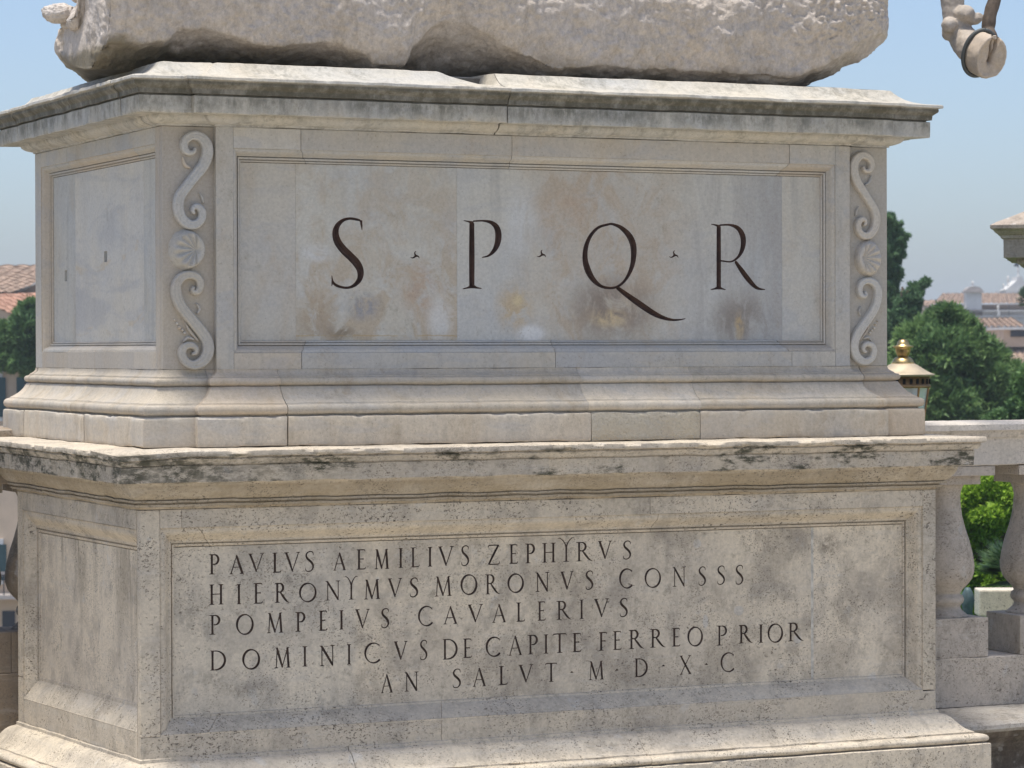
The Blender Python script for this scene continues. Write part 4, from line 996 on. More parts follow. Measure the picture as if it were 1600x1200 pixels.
# ------------------------------------------------------------------ statue: rough plinth, hoof, strut
st = empty('horse_statue', (1.4, .8, 1.1), 'rough hewn marble statue base and raised horse hoof, on top of the pedestal', 'statue')
ARR = [(106, 106), (166, 66), (219, 67), (265, 59), (281, 44), (312, 41), (344, 50), (390, 66), (437, 72), (500, 66), (529, 67), (567, 84), (580, 100), (629, 102), (642, 72), (663, 48), (690, 31), (725, 33), (759, 51), (794, 76), (845, 100), (862, 109), (893, 108), (930, 100), (1000, 108), (1080, 112), (1150, 116), (1230, 121), (1290, 95), (1340, 66), (1378, 48)]
RY = .10
AX = [onY(a, b, RY).x for a, b in ARR]; AZ = [onY(a, b, RY).z for a, b in ARR]
PLZ = 1.0975
ZT = 1.62
def rock():
    xl, xr = onY(166, 60, RY).x, onY(1379, 30, .30).x
    nu, nv, ncap = 620, 150, 26; vs = []; fs = []
    zlow_back = onY(88, 36, .5).z
    xk = onY(1150, 30, RY).x
    for i in range(nu + 1):
        cap = min(1., i / ncap)
        u = max(0, (i - ncap) / (nu - ncap)); x = xl + (xr - xl) * u + (1 - math.sqrt(max(0, 1 - (1 - cap) ** 2))) * .0 + (.02 * (1 - cap) ** 2)
        az = float(np.interp(x, AX, AZ))
        er = min(1, max(0, (xr - x) / .50))
        endf = math.sqrt(max(0, 1 - (1 - er) ** 2.4))
        k = min(1, (x - xl) / .45)
        yb_ = .74 + .76 * k ** .7
        usp = .26 + .26 * (1 - min(1, (x - xl) / .25)); yc = .5 * (RY + yb_)
        zt_here = lambda y: ZT if (x - xl) > .34 or y < .36 else min(ZT, zlow_back + .4 * max(0, (.44 - y) / .08) + max(0, (x - xl - .24) / .1) * .4)
        for j in range(nv):
            t = j / nv
            if t < .50:
                q = t / .50; z = ZT + (az - ZT) * q; y = RY - .02 - .05 * math.sin(q * math.pi)
            elif t < .66:
                q = (t - .50) / .16; under = max(0, az - PLZ)
                y = RY - .02 + (.03 + min(usp, under * 2.6)) * q; z = az + (PLZ - .012 - az) * (q ** 1.1)
            elif t < .74:
                q = (t - .66) / .08; y0_ = RY + .01 + min(usp, max(0, az - PLZ) * 2.6); y = y0_ + (yb_ - .05 - y0_) * q; z = PLZ - .012 + (.10 * q * q * (1 - k))
            elif t < .86:
                q = (t - .74) / .12; y = yb_ - .05 * (1 - math.sin(q * 3.14)); z = PLZ - .012 + .10 * (1 - k) + (zt_here(yb_) - PLZ - .10 * (1 - k)) * q
            else:
                q = (t - .86) / .14; y = yb_ - .05 + (RY - yb_ + .03) * q; z = zt_here(y)
            yf = .30; y = yf + (y - yf) * (.10 + .90 * endf) if er < 1 else y
            if er < 1:
                zlow = PLZ + max(0, 1 - er - .06) ** 1.15 * .27
                z = max(z, zlow - (.0 if t < .5 else .01))
            if cap < 1:      # close the left end: sections shrink towards their middle
                f = math.sqrt(max(0, 1 - (1 - cap) ** 6)) if i else 0
                f = cap ** .55
                ym, zm = yc, .5 * (ZT + az) - .05; y = ym + (y - ym) * f; z = zm + (z - zm) * f
            v = Vector((x, y, z))
            a = 1 if t < .70 or t > .86 or cap < 1 else .4
            d = noise.fractal(v * 3.6, 1.0, 2.0, 4) * .026 + noise.fractal(v * 15 + Vector((4, 0, 0)), .7, 2.1, 4) * .010
            d += .006 * abs(noise.noise(Vector((v.x * 26 + v.z * 14, v.y * 20, v.z * 30 - v.x * 10)))) + .0035 * noise.noise(v * 62)
            if er < .5: d -= .012
            if x > xk and t < .40: d += .012 * min(1, er / .25) * min(1, (x - xk) / .2) * (.4 + .6 * (z > 1.27)) * min(1, (x - xk) / .15) * (noise.noise(Vector((v.x * 36 + v.z * 12, v.z * 58 - v.x * 14, 2))))
            if x < xl + .06: d += .028 * noise.noise(Vector((v.x * 10, v.y * 17, v.z * 9 + v.y * 6)))
            if .66 <= t < .74: d *= .2
            if cap < 1: nx = Vector((-1, -.25 if t < .5 else .1, 0)).normalized() * (.35 + .65 * cap if t < .7 else 1)
            else: nx = Vector((.25 * (u - .5), -1 if t < .66 else .2, .1 if t < .5 else -.5)).normalized()
            vs.append(v + nx * d * a)
    for i in range(nu):
        for j in range(nv):
            j2 = (j+1) % nv; fs.append((i*nv+j, (i+1)*nv+j, (i+1)*nv+j2, i*nv+j2))
    fs.append(tuple(nu*nv + j for j in range(nv))[::-1]); fs.append(tuple(range(nv)))
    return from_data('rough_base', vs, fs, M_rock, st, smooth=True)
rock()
def lump(name, px, py, Y, r, m, parent, seed=0, n=4, amp=.18, sx=(1, 1, 1)):
    bm = bmesh.new(); bmesh.ops.create_icosphere(bm, subdivisions=n, radius=1)
    c = onY(px, py, Y)
    for v in bm.verts:
        d = 1 + amp * noise.fractal(v.co * 1.6 + Vector((seed, 0, 0)), 1, 2, 5) + .05 * noise.noise(v.co * 9)
        v.co = Vector((v.co.x * r * sx[0] * d, v.co.y * r * sx[1] * d, v.co.z * r * sx[2] * d)) + c
    return from_bm(name, bm, m, parent, True)
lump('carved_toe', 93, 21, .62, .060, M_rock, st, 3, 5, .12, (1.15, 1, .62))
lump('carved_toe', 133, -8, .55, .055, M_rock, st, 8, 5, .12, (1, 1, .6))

# hoof and lower leg at the upper right
def hoof():
    D = 12.0; s = D / F_PX
    def W3(px, py, dd=0): return atD(px, py, D + dd)
    cl = [(1533, 83, .0, 20), (1529, 82, .04, 23), (1522, 78, .08, 25), (1512, 69, .11, 24), (1503, 57, .14, 21.5), (1497, 46, .15, 20), (1492, 36, .16, 18.5), (1490, 24, .16, 18), (1489, 12, .16, 18), (1488, 0, .16, 19), (1486, -25, .16, 19.5), (1483, -60, .18, 19), (1480, -110, .2, 23), (1470, -170, .25, 34), (1440, -260, .3, 48)]
    q = smooth_st([tuple(W3(a, b, c)) for a, b, c, r in cl], 8); rr = smooth_st([(r * s, 0, 0) for a, b, c, r in cl], 8)
    parts = [tube([Vector(a) for a in q], [max(.02, a[0]) for a in rr], 48)]
    def knob(px, py, dd, r, sx):
        c = W3(px, py, dd); bm = bmesh.new(); bmesh.ops.create_icosphere(bm, subdivisions=4, radius=1); v_, f_ = [], []
        for v in bm.verts:
            d = r * s * (1 + .12 * noise.noise(v.co * 2 + Vector((px, 0, 0))))
            v_.append(CR * (v.co.x * sx[0] * d) + CU * (v.co.z * sx[2] * d) + CF * (v.co.y * sx[1] * d) + c)
        f_ = [tuple(v.index for v in f.verts) for f in bm.faces]; bm.free(); parts.append((v_, f_))
    for a_ in ((1483, 39, .10, 12.5, (1, 1, 1.08)), (1480, 50, .14, 9, (1, 1, 1.5)), (1507, 22, .11, 14.5, (1.15, 1, 1.)), (1523, 30, .12, 9, (1.2, 1, 1.)), (1532, 27, .13, 6, (1.3, 1, .8)), (1527, 22, .12, 5, (1.6, 1, .6)), (1498, 38, .13, 14, (1, 1, 1.1))): knob(*a_)
    vs, fs = join_vf(parts)
    leg = from_data('foreleg', vs, fs, M_hoof, st, smooth=True)
    md = leg.modifiers.new('blend', 'REMESH'); md.mode = 'VOXEL'; md.voxel_size = .0042; md.use_smooth_shade = True
    md = leg.modifiers.new('soften', 'SMOOTH'); md.factor = .5; md.iterations = 16
    tx = bpy.data.textures.new('chisel', 'CLOUDS'); tx.noise_scale = .035; tx.noise_depth = 3
    md = leg.modifiers.new('rough', 'DISPLACE'); md.texture = tx; md.strength = .008; md.texture_coords = 'LOCAL'
    c = W3(1549, 90, -.10); view = (CP - c).normalized()
    cb = W3(1526, 81, .02)                                     # where the wall of the hoof meets the pastern
    nrm = (view * .90 + CR * .34 - CU * .22).normalized()
    e1 = (CU - nrm * CU.dot(nrm)).normalized(); e2 = e1.cross(nrm).normalized()
    if e2.dot(CR) < 0: e2 = -e2
    tl_ = math.radians(-8); e1, e2 = e1 * math.cos(tl_) - e2 * math.sin(tl_), e2 * math.cos(tl_) + e1 * math.sin(tl_)
    ra, rb = 24.5 * s, 35 * s
    nA = 120; rings = [(1., .94), (.8, .96), (.6, .98), (.4, .99), (.2, 1.0), (.10, 1.0), (.03, .985), (-.02, .95), (-.04, .90), (-.04, .84)] + [(0, f) for f in (.78, .70, .62, .54, .46, .38, .30, .22, .14, .07, .02)]
    vs = []; fs = []; back = cb - c
    for i, (d, f) in enumerate(rings):
        for k in range(nA):
            a = 2 * math.pi * k / nA
            wob = 1 + .045 * noise.noise(Vector((math.sin(a) * 1.3, math.cos(a) * 1.3, 9))) + .008 * noise.noise(Vector((math.sin(a) * 4, math.cos(a) * 4, 2)))
            x = math.sin(a) * ra * f * wob; y = math.cos(a) * rb * f * wob
            u = x / ra; w = y / rb
            t = min(1, max(0, (w + .22) / 1.1))                 # cleft: two grooves diverging towards the top with the frog between
            sep = .20 * t + .02
            g = (math.exp(-((u - sep) / .075) ** 2) + math.exp(-((u + sep) / .075) ** 2)) * (1 / (1 + math.exp(-(w + .20) / .05)))
            pit = math.exp(-(u / .16) ** 2 - ((w + .20) / .13) ** 2)
            notch = math.exp(-(u / .17) ** 2) * (1 / (1 + math.exp(-(w - .55) / .08)))
            dep = -(g * .030 + pit * .026 + notch * .026) - .010 * max(0, 1 - (u*u + w*w) * 1.3) + .004 * noise.noise(Vector((u * 3, w * 3, 4)))
            if i < 6: dep *= 0 if i < 4 else .4
            if d < 0: dep += .004
            v = c + nrm * dep + e2 * x + e1 * y + back * max(d, 0)
            if i < 10: v -= e1 * (.11 * rb * math.exp(-(u / .20) ** 2) * (1 if math.cos(a) > 0 else 0)) * (1 - max(0, d))
            vs.append(v + noise.noise_vector(v * 30) * .003 + noise.noise_vector(v * 70) * .0015)
    for i in range(len(rings)-1):
        for k in range(nA):
            k2 = (k+1) % nA; fs.append((i*nA+k, i*nA+k2, (i+1)*nA+k2, (i+1)*nA+k))
    fs.append(tuple(range(nA))[::-1]); fs.append(tuple((len(rings)-1)*nA + k for k in range(nA)))
    from_data('hoof', vs, fs, M_hoof, st, smooth=True)
    bc = c + back * .80; pts = []
    for k in range(65):
        a = 2 * math.pi * k / 64
        pts.append(bc + e2 * math.sin(a) * (ra * .985 + .006) + e1 * math.cos(a) * (rb * .985 + .006))
    vs, fs = tube(pts, .0085, 10); from_data('iron_band', vs, fs, M_iron, st, smooth=True)
    sp = [W3(1550, 62, .02), W3(1544, 48, .05), W3(1545, 32, .06), W3(1549, 16, .07), W3(1554, 0, .08), W3(1562, -40, .1), W3(1575, -160, .15)]
    q = smooth_st([tuple(p) for p in sp], 6)
    vs, fs = tube([Vector(a) for a in q], [.0275 + .001 * math.sin(i * .7) for i in range(len(q))], 20)
    vs = [v + noise.noise_vector(v * 18) * .005 for v in vs]
    from_data('strut', vs, fs, M_strut, st, smooth=True)
hoof()

# ------------------------------------------------------------------ street lantern
M_brass = plain('brass', (.52, .37, .16), .36, 1., nz=.5, scale=14)
M_copper = plain('tarnished_copper', (.42, .25, .12), .5, .85, nz=.3, scale=12)
M_brassroof = plain('dull_brass', (.46, .38, .27), .6, .45, nz=.2, scale=8)
def lantern():
    D = 17.; s = D / F_PX; c = atD(1411, 588, D); R = 48.5 * s
    e = empty('street_lantern', (c.x, c.y, -15), 'brass topped street lantern behind the right end of the pedestal', 'street lamp')
    z = lambda py: c.z + (588 - py) * s
    lathe('finial', [(.003, z(529.5)), (5*s, z(530.5)), (8*s, z(533)), (9.5*s, z(537)), (10*s, z(539.5)), (16*s, z(540.5)), (16.5*s, z(542)), (12*s, z(544)), (11.8*s, z(548)), (10.5*s, z(553)), (8.5*s, z(556.5)), (8*s, z(557.5))][::-1], (c.x, c.y, 0), M_brass, e, 32)
    lathe('dome', [(8*s, z(557)), (12*s, z(558.5)), (15.5*s, z(562)), (17.5*s, z(566)), (18*s, z(568))][::-1], (c.x, c.y, 0), M_brass, e, 32)
    lathe('roof', [(18*s, z(568)), (22*s, z(570)), (30*s, z(575)), (38*s, z(580)), (44*s, z(583)), (49.5*s, z(584.5)), (50*s, z(586)), (46*s, z(588)), (42*s, z(588.5))][::-1], (c.x, c.y, 0), M_brassroof, e, 32)
    lathe('frieze', [(42*s, z(588)), (41*s, z(601)), (43*s, z(602)), (43*s, z(605)), (40*s, z(606))][::-1], (c.x, c.y, 0), M_copper, e, 32)
    for k in range(24):
        a = 2 * math.pi * k / 24; R_ = Matrix.Translation((c.x, c.y, 0)) @ Matrix.Rotation(a, 4, 'Z')
        boxes('frieze_slot', [((41.2*s, -2.2*s, z(599.5)), (42.4*s, 2.2*s, z(591.5)))], M_darkslot, e, M=R_)
    for k in range(6):
        a = math.pi / 3 * k + .62
        p0 = Vector((c.x + 40*s*math.cos(a), c.y + 40*s*math.sin(a), z(604))); p1 = Vector((c.x + 27*s*math.cos(a), c.y + 27*s*math.sin(a), z(690)))
        vs, fs = tube([p0, p1], 1.8*s, 8); from_data('glazing_bar', vs, fs, M_copper, e)
        a2 = a + math.pi / 3
        q0 = Vector((c.x + 39*s*math.cos(a2), c.y + 39*s*math.sin(a2), z(604))); q1 = Vector((c.x + 26.5*s*math.cos(a2), c.y + 26.5*s*math.sin(a2), z(690)))
        p0b = Vector((c.x + 39*s*math.cos(a), c.y + 39*s*math.sin(a), z(604))); p1b = Vector((c.x + 26.5*s*math.cos(a), c.y + 26.5*s*math.sin(a), z(690)))
        from_data('glass_pane', [p0b, q0, q1, p1b], [(0, 1, 2, 3)], M_glass, e, fix=False)
    lathe('bulb_holder', [(6*s, z(640)), (7*s, z(625)), (5*s, z(610))][::-1], (c.x, c.y, 0), M_copper, e, 16)
    lathe('post', [(5*s, -14.95), (5*s, z(715)), (12*s, z(705)), (27*s, z(692)), (27*s, z(690))], (c.x, c.y, 0), M_strut, e, 16)
M_darkslot = plain('dark_slot', (.02, .015, .01), .9)
_n = N('lantern_glass'); M_glass = _n.out((.80, .84, .82), .12, None)
_n.b.inputs['Transmission Weight'].default_value = .55; _n.b.inputs['IOR'].default_value = 1.1; _n.b.inputs['Roughness'].default_value = .35
lantern()

# ------------------------------------------------------------------ trees and shrubs
def leaves(centers, radii, n, size, seed=0, elong=1.0, up=0., squash=1.):
    """n leaf quads scattered through blobs, denser near their skins"""
    r = np.random.default_rng(seed)
    w = np.array(radii) ** 2; idx = r.choice(len(centers), n, p=w / w.sum())
    d = r.normal(size=(n, 3)); d /= np.linalg.norm(d, axis=1)[:, None]
    rad = np.array(radii)[idx] * np.where(r.random(n) < .72, 1 - np.abs(r.normal(0, .2, n)), 1 + np.abs(r.normal(0, .24, n))).clip(.15, 1.7)
    c = np.array(centers)[idx] + d * rad[:, None] * np.array([1, 1, squash])
    a = r.normal(size=(n, 3)) + d * .9 + np.array([0, 0, up]); a /= np.linalg.norm(a, axis=1)[:, None]
    b = np.cross(a, r.normal(size=(n, 3))); b /= np.linalg.norm(b, axis=1)[:, None]
    s = size * r.uniform(.6, 1.4, n)[:, None]
    A = a * s * elong; B = b * s * .5
    return np.stack([c - A*.5, c + B*.6, c + A*.6, c - B*.6], 1).reshape(-1, 3)
def sprigs(blobs, D, n_spr, n_leaf, size, seed, up=.8, ln=.75, thin=.16, elong=2.2):
    """leafy shoots growing outwards from every clump, each tapering to a tip"""
    r = np.random.default_rng(seed); s = D / F_PX; out = []
    for (px, py, rp) in blobs:
        R = rp * s; c = np.array(atD(px, py, D + r.uniform(-1, 1) * R * .8))
        m = max(6, int(n_spr * (rp / 20) ** 1.6))
        for k in range(m):
            o = r.normal(size=3); o /= np.linalg.norm(o)
            b = c + o * R * r.uniform(.15, .75)
            d = o * .8 + np.array([0, 0, up]) * r.uniform(.2, 1.2) + r.normal(size=3) * .35; d /= np.linalg.norm(d)
            L = R * ln * r.uniform(.45, 1.2); nl = n_leaf
            t = r.random(nl) ** .8; w = (R * thin * (1 - t) ** .7 + size * .4)
            p = b + d * (t * L)[:, None] + r.normal(size=(nl, 3)) * w[:, None] * .7
            a = d + r.normal(size=(nl, 3)) * .55; a /= np.linalg.norm(a, axis=1)[:, None]
            q = np.cross(a, r.normal(size=(nl, 3))); q /= np.linalg.norm(q, axis=1)[:, None]
            sz = size * r.uniform(.6, 1.4, nl)[:, None]; A = a * sz * elong * .5; B = q * sz * .28
            out.append(np.stack([p - A, p + B, p + A, p - B], 1).reshape(-1, 3))
    return np.concatenate(out)
M_bark = plain('bark', (.09, .07, .05), .95, nz=.4, scale=10)
def trunk(pts, rad, parent, name='trunk'):
    vs, fs = tube(pts, rad, 10); return from_data(name, vs, fs, M_bark, parent, smooth=True)
def blobs_px(lst, D, jitter=.0, sub=9, seed=0, f=.5):
    """photo blobs (px,py,r_px) -> clumps in space with sub-clumps"""
    r = np.random.default_rng(seed); C_, R_ = [], []; s = D / F_PX
    for (px, py, rp) in lst:
        c = np.array(atD(px, py, D + r.uniform(-1, 1) * rp * s * .8))
        for k in range(sub):
            d = r.normal(size=3); d /= np.linalg.norm(d)
            C_.append(c + d * rp * s * r.uniform(.2, .75)); R_.append(rp * s * f * r.uniform(.6, 1.2))
    return C_, R_
def tree(name, blobs, D, mat, n, size, label, seed, sub=9, f=.5, elong=1., group=None, tx=None, up=0., squash=1., cat='tree', limbs=True, inner=True, spr=None):
    s = D / F_PX; mx = sum(b[0] for b in blobs) / len(blobs) if tx is None else tx; low = max(b[1] + b[2] for b in blobs)
    base = atD(mx, low, D); e = empty(name, (base.x, base.y, -15), label, cat, group)
    C_, R_ = blobs_px(blobs, D, 0, sub, seed, f)
    V = leaves(C_, R_, n, size, seed, elong, up, squash)
    if spr: V = np.concatenate([V, sprigs(blobs, D, seed=seed, **spr)])
    quads_mesh('crown', V, 4, mat, e)
    top = min(b[1] for b in blobs); tp = atD(mx, top + 8, D)
    w = .006 * abs(tp.z + 15) + .04
    trunk([(base.x, base.y, -15), (base.x + .05, base.y, (base.z - 15) / 2), base + Vector((0, 0, (tp.z - base.z) * .4)), tp], [w, w * .85, w * .6, w * .15], e)
    if limbs:
        for i, (px, py, rp) in enumerate(blobs):
            c = atD(px, py, D); z0_ = max(-14, min(c.z - rp * s * 1.2, c.z - .3))
            a = Vector((base.x, base.y, min(z0_, tp.z - .2))); trunk([a, a.lerp(c, .5) + Vector((0, 0, .1 * rp * s)), c], [w * .45, w * .3, w * .08], e, 'limb')
    return e
M_pine = leafmat('pine_needles', (.08, .16, .055), (.24, .36, .12))
M_cyp = leafmat('cypress_foliage', (.055, .12, .055), (.16, .27, .12))
M_lush = leafmat('spring_leaves', (.12, .24, .018), (.42, .60, .07), .45)
M_holm = leafmat('evergreen_leaves', (.055, .12, .045), (.16, .27, .085))
M_palm = leafmat('palm_leaves', (.040, .085, .035), (.12, .19, .07))
# tall ragged conifer right of the block
tree('cypress_tree', [(1392, 350, 11), (1398, 372, 12), (1393, 395, 10), (1407, 380, 8), (1411, 372, 6), (1404, 398, 7), (1410, 397, 4), (1394, 420, 11), (1400, 428, 10), (1393, 450, 10), (1398, 442, 5), (1392, 475, 12), (1405, 487, 12), (1388, 380, 12), (1385, 430, 14), (1375, 400, 18), (1375, 470, 25), (1360, 350, 14), (1400, 520, 22), (1390, 560, 30)], 60, M_cyp, 45000, .060, 'dark ragged conifer rising tall beside the marble block', 3, 9, .26, 2.4, tx=1372, spr=dict(n_spr=60, n_leaf=90, size=.055, up=.9, ln=1.05, thin=.15))
tree('cypress_tree', [(1448, 440, 3.5), (1442, 444, 5), (1434, 450, 6.5), (1426, 452, 6), (1436, 460, 6), (1428, 466, 8), (1418, 470, 9), (1430, 480, 9), (1410, 482, 11), (1420, 495, 14), (1405, 505, 16)], 58, M_cyp, 16000, .055, 'small dark conifer leaning right with a pointed tip above the pine', 4, 8, .24, 2.4, tx=1410, spr=dict(n_spr=80, n_leaf=90, size=.05, up=.9, ln=1.2, thin=.16))
tree('pine_tree', [(1478, 508, 26), (1458, 520, 26), (1500, 530, 30), (1520, 555, 32), (1540, 575, 32), (1470, 555, 40), (1440, 560, 36), (1510, 600, 44), (1560, 600, 34), (1590, 610, 34), (1450, 610, 44), (1550, 640, 40), (1600, 650, 40), (1480, 650, 50), (1480, 492, 12), (1490, 500, 14), (1415, 600, 40), (1625, 630, 40), (1425, 535, 22)], 50, M_pine, 150000, .085, 'broad green stone pine filling the gap behind the lantern', 5, 16, .34, 2.4, tx=1510, spr=dict(n_spr=90, n_leaf=70, size=.075, up=.7, ln=.62, thin=.13, elong=3.))
tree('pine_tree', [(1598, 602, 18), (1605, 640, 26), (1590, 655, 16), (1620, 600, 30), (1560, 660, 16), (1600, 665, 20)], 40, M_holm, 14000, .07, 'lighter green tree top at the right edge just above the rail', 9, 9, .40, 1.6, tx=1620, spr=dict(n_spr=70, n_leaf=60, size=.06, up=.5, ln=.6, thin=.14))
tree('holm_oak', [(20, 545, 26), (40, 520, 26), (50, 490, 20), (10, 520, 16), (5, 560, 20), (38, 560, 22), (55, 540, 30), (48, 478, 8), (30, 505, 14), (46, 575, 14), (70, 520, 30)], 70, M_holm, 60000, .085, 'dark evergreen tree before the peach house at the left edge', 6, 10, .38, 1.5, tx=60, spr=dict(n_spr=70, n_leaf=70, size=.08, up=.7, ln=.6, thin=.14, elong=2.6))
tree('spring_tree', [(1520, 775, 20), (1550, 762, 18), (1575, 790, 26), (1510, 810, 24), (1545, 820, 28), (1580, 840, 28), (1520, 855, 26), (1555, 875, 28), (1520, 905, 24), (1545, 920, 26), (1500, 880, 20), (1515, 945, 16), (1600, 800, 30), (1490, 790, 18), (1540, 745, 9), (1565, 750, 12), (1620, 850, 34), (1600, 900, 34)], 24, M_lush, 230000, .040, 'bright green leafy shrub in sun seen between the balusters', 7, 13, .50, 1.3, tx=1560, cat='shrub')
tree('laurel_bush', [(1500, 735, 26), (1530, 730, 24), (1560, 735, 24), (1590, 740, 26), (1530, 775, 40), (1570, 800, 50), (1500, 800, 40), (1540, 860, 60)], 30, M_cyp, 40000, .07, 'deep shaded evergreen mass behind the bright shrub', 12, 10, .45, 1.5, tx=1545, cat='shrub')
def fan_palm(name, px, py, D, R, n, label, seed, width=.05):
    c = atD(px, py, D); e = empty(name, (c.x, c.y, -15), label, 'palm'); r = random.Random(seed)
    trunk([(c.x, c.y, -15), (c.x, c.y, c.z - .1)], [.16, .13], e)
    for i in range(n):
        a = r.uniform(0, 2*math.pi); el = r.uniform(-.5, 1.3)
        d = Vector((math.cos(a)*math.cos(el), math.sin(a)*math.cos(el), math.sin(el)))
        vs, fs = [], []; sd = d.cross(Vector((0, 0, 1))).normalized(); up_ = sd.cross(d)
        q = c + d * R * .35
        for k in range(15):
            b = (k - 7) / 7 * 1.15; dd = (d * math.cos(b) + sd * math.sin(b)).normalized(); w = up_ * 0 + dd.cross(up_).normalized() * width * R
            tip = q + dd * R * r.uniform(.55, .7) - Vector((0, 0, .06 * R * abs(b)))
            mid = q.lerp(tip, .5); k0 = len(vs)
            vs += [q, mid + w, tip, mid - w]; fs.append((k0, k0+1, k0+2, k0+3))
        from_data('frond', vs, fs, M_palm, e, fix=False)
    return e
fan_palm('fan_palm', 1582, 900, 21.5, .34, 40, 'small fan palm with grey green fronds behind the balusters', 2, .04)
fan_palm('tall_palm', 1609, 468, 110, .62, 34, 'palm crown cut by the right edge before the far palace', 5, .07)
# verdigris figure and the marble block seen through the balusters
M_block = travertine('travertine_rough_block', (.66, .61, .54), 1., .35, .1)
def garden_bits():
    D = 17.5; c = atD(1512, 942, D); s = D / F_PX
    M_verd = plain('verdigris', (.085, .125, .125), .6, .3, nz=.35, scale=14)
    o = lathe('bronze_urn', [(.004, c.z - 22*s), (9*s, c.z - 20*s), (7*s, c.z - 14*s), (9*s, c.z - 6*s), (11*s, c.z + 4*s), (9*s, c.z + 14*s), (6*s, c.z + 20*s), (4*s, c.z + 24*s)], (c.x, c.y, 0), M_verd, None, 20)
    tag(o, 'green verdigris bronze urn beside the baluster base', 'urn')
    M, s2 = facade(1530, 922, 20); z0 = (M @ Vector((0, 0, -42 * s2))).z
    o = boxes('marble_block', [((0, 0, -42 * s2), (90 * s2, .22, 0))], M_block, M=M, bevel=.012)
    tag(o, 'rough pale marble block lying behind the second baluster', 'stone block')
    o = boxes('lawn', [((5.5, 1.2, -2.60), (40, 20, z0 - .15 - .4))], plain('grass', (.06, .12, .025), .95, nz=.3, scale=6)); tag(o, kind='structure')
garden_bits()

# ------------------------------------------------------------------ houses
M_tile = plain('roof_tiles', (.34, .245, .18), .9, nz=.4, scale=3)
M_tile2 = plain('roof_tiles_red', (.42, .24, .165), .9, nz=.35, scale=3)
M_peach = plain('peach_stucco', (.60, .46, .33), .9, nz=.10, scale=1)
M_grey = plain('grey_stucco', (.38, .34, .31), .9, nz=.15, scale=.8)
M_whitew = plain('white_stone', (.62, .60, .57), .85, nz=.1, scale=1)
M_shut = plain('shutter_green', (.025, .06, .065), .6)
M_dark = plain('window_dark', (.03, .035, .045), .3)
def tiled(name, M, a, b, c, d, m, parent, rows=.28, rise=.05):
    """corrugated tile slope over the quad a,b (eave) c,d (ridge: c above b, d above a); rolls run up the slope, courses step"""
    a, b, c, d = map(Vector, (a, b, c, d)); nx = max(4, int((b - a).length / rows)); ny = max(3, int((d - a).length / .45))
    nx, ny = min(nx, 160), min(ny, 40)
    nrm = (b - a).cross(d - a).normalized()
    if nrm.z < 0: nrm = -nrm
    vs, fs = [], []; K = nx * 4
    r_ = random.Random(3)
    for j in range(ny * 2 + 1):
        jj = j // 2; v = min(1, (jj + (1 if j % 2 else 0)) / ny) if j < ny * 2 else 1
        step = .035 if j % 2 == 0 else 0
        for i in range(K + 1):
            u = i / K; p = a.lerp(b, u).lerp(d.lerp(c, u), v)
            h = rise * abs(math.sin(u * nx * math.pi)) + step + .02 * noise.noise(Vector((u * nx, jj * 1.3, 0)))
            vs.append(M @ (p + nrm * h))
    for j in range(ny * 2):
        for i in range(K): k = j * (K+1) + i; fs.append((k, k+1, k+K+2, k+K+1))
    o = from_data(name, vs, fs, m, parent, fix=False); o['kind'] = 'stuff'; return o
def mbox(name, M, lst, m, parent, bevel=0): return boxes(name, lst, m, parent, M=M, bevel=bevel)
def window(M, s, x, z, w, h, parent, shut=True):
    """window with stone frame, pane and shutters; x,z centre, metres"""
    f = mbox('window', M, [((x-w/2-.12, -.08, z+h/2), (x+w/2+.12, .02, z+h/2+.16)), ((x-w/2-.12, -.10, z-h/2-.12), (x+w/2+.12, .02, z-h/2)), ((x-w/2-.1, -.06, z-h/2), (x-w/2, .02, z+h/2)), ((x+w/2, -.06, z-h/2), (x+w/2+.1, .02, z+h/2))], M_whitew, parent)
    for nm, lst, mt in (('pane', [((x-w/2, -.02, z-h/2), (x+w/2, -.012, z+h/2))], M_dark),) + ((('shutter', [((x-w/2-.22, -.15, z-h/2), (x-w/2, -.10, z+h/2))], M_shut), ('shutter', [((x+w/2, -.15, z-h/2), (x+w/2+.22, -.10, z+h/2))], M_shut)) if shut else ()):
        c = boxes(nm, lst, mt, None, M=M); c.parent = f; c.data.transform(Matrix.Translation(-Vector(parent.location)))
    return f
# left: peach palace with green shutters
D = 85.; M, s = facade(0, 575, D)
o_ = M @ Vector((0, 0, 0)); e = empty('peach_house', (o_.x, o_.y, -15), 'peach stuccoed house with dark green shutters at the left edge', 'house')
ground_z = -15 - o_.z
mbox('wall', M, [((-4, 0, ground_z), (6, 8, .3))], M_peach, e)
mbox('cornice', M, [((-4, -.45, .05), (6, 0, .22)), ((-4, -.3, -.12), (6, 0, .05)), ((-4, -.6, .22), (6, 8, .36))], M_grey, e)
for xx in (-1.0 * 1, ): pass
for zc, hh in ((-32 * s - .0, 62*s), (-290 * s, 56 * s)):
    for k in range(-2, 5):
        window(M, s, (-8 + 53 * k) * s, zc - .25, 12 * s, hh, e)
mbox('string_course', M, [((-4, -.18, -325 * s), (6, 0, -318 * s))], M_grey, e)
mbox('balcony_rail', M, [((-4, -.8, -322 * s), (6, -.74, -320 * s))] + [((-4 + .2*i, -.78, -352*s), (-3.97 + .2*i, -.75, -321*s)) for i in range(50)], M_dark, e)
mbox('balcony_slab', M, [((-4, -.85, -358*s), (6, 0, -352*s))], M_grey, e)
for k in range(-1, 3): mbox('ground_floor_opening', M, [((12*s + 34*s*k - 10*s, -.03, -455*s), (12*s + 34*s*k + 10*s, -.005, -380*s))], M_dark, e)
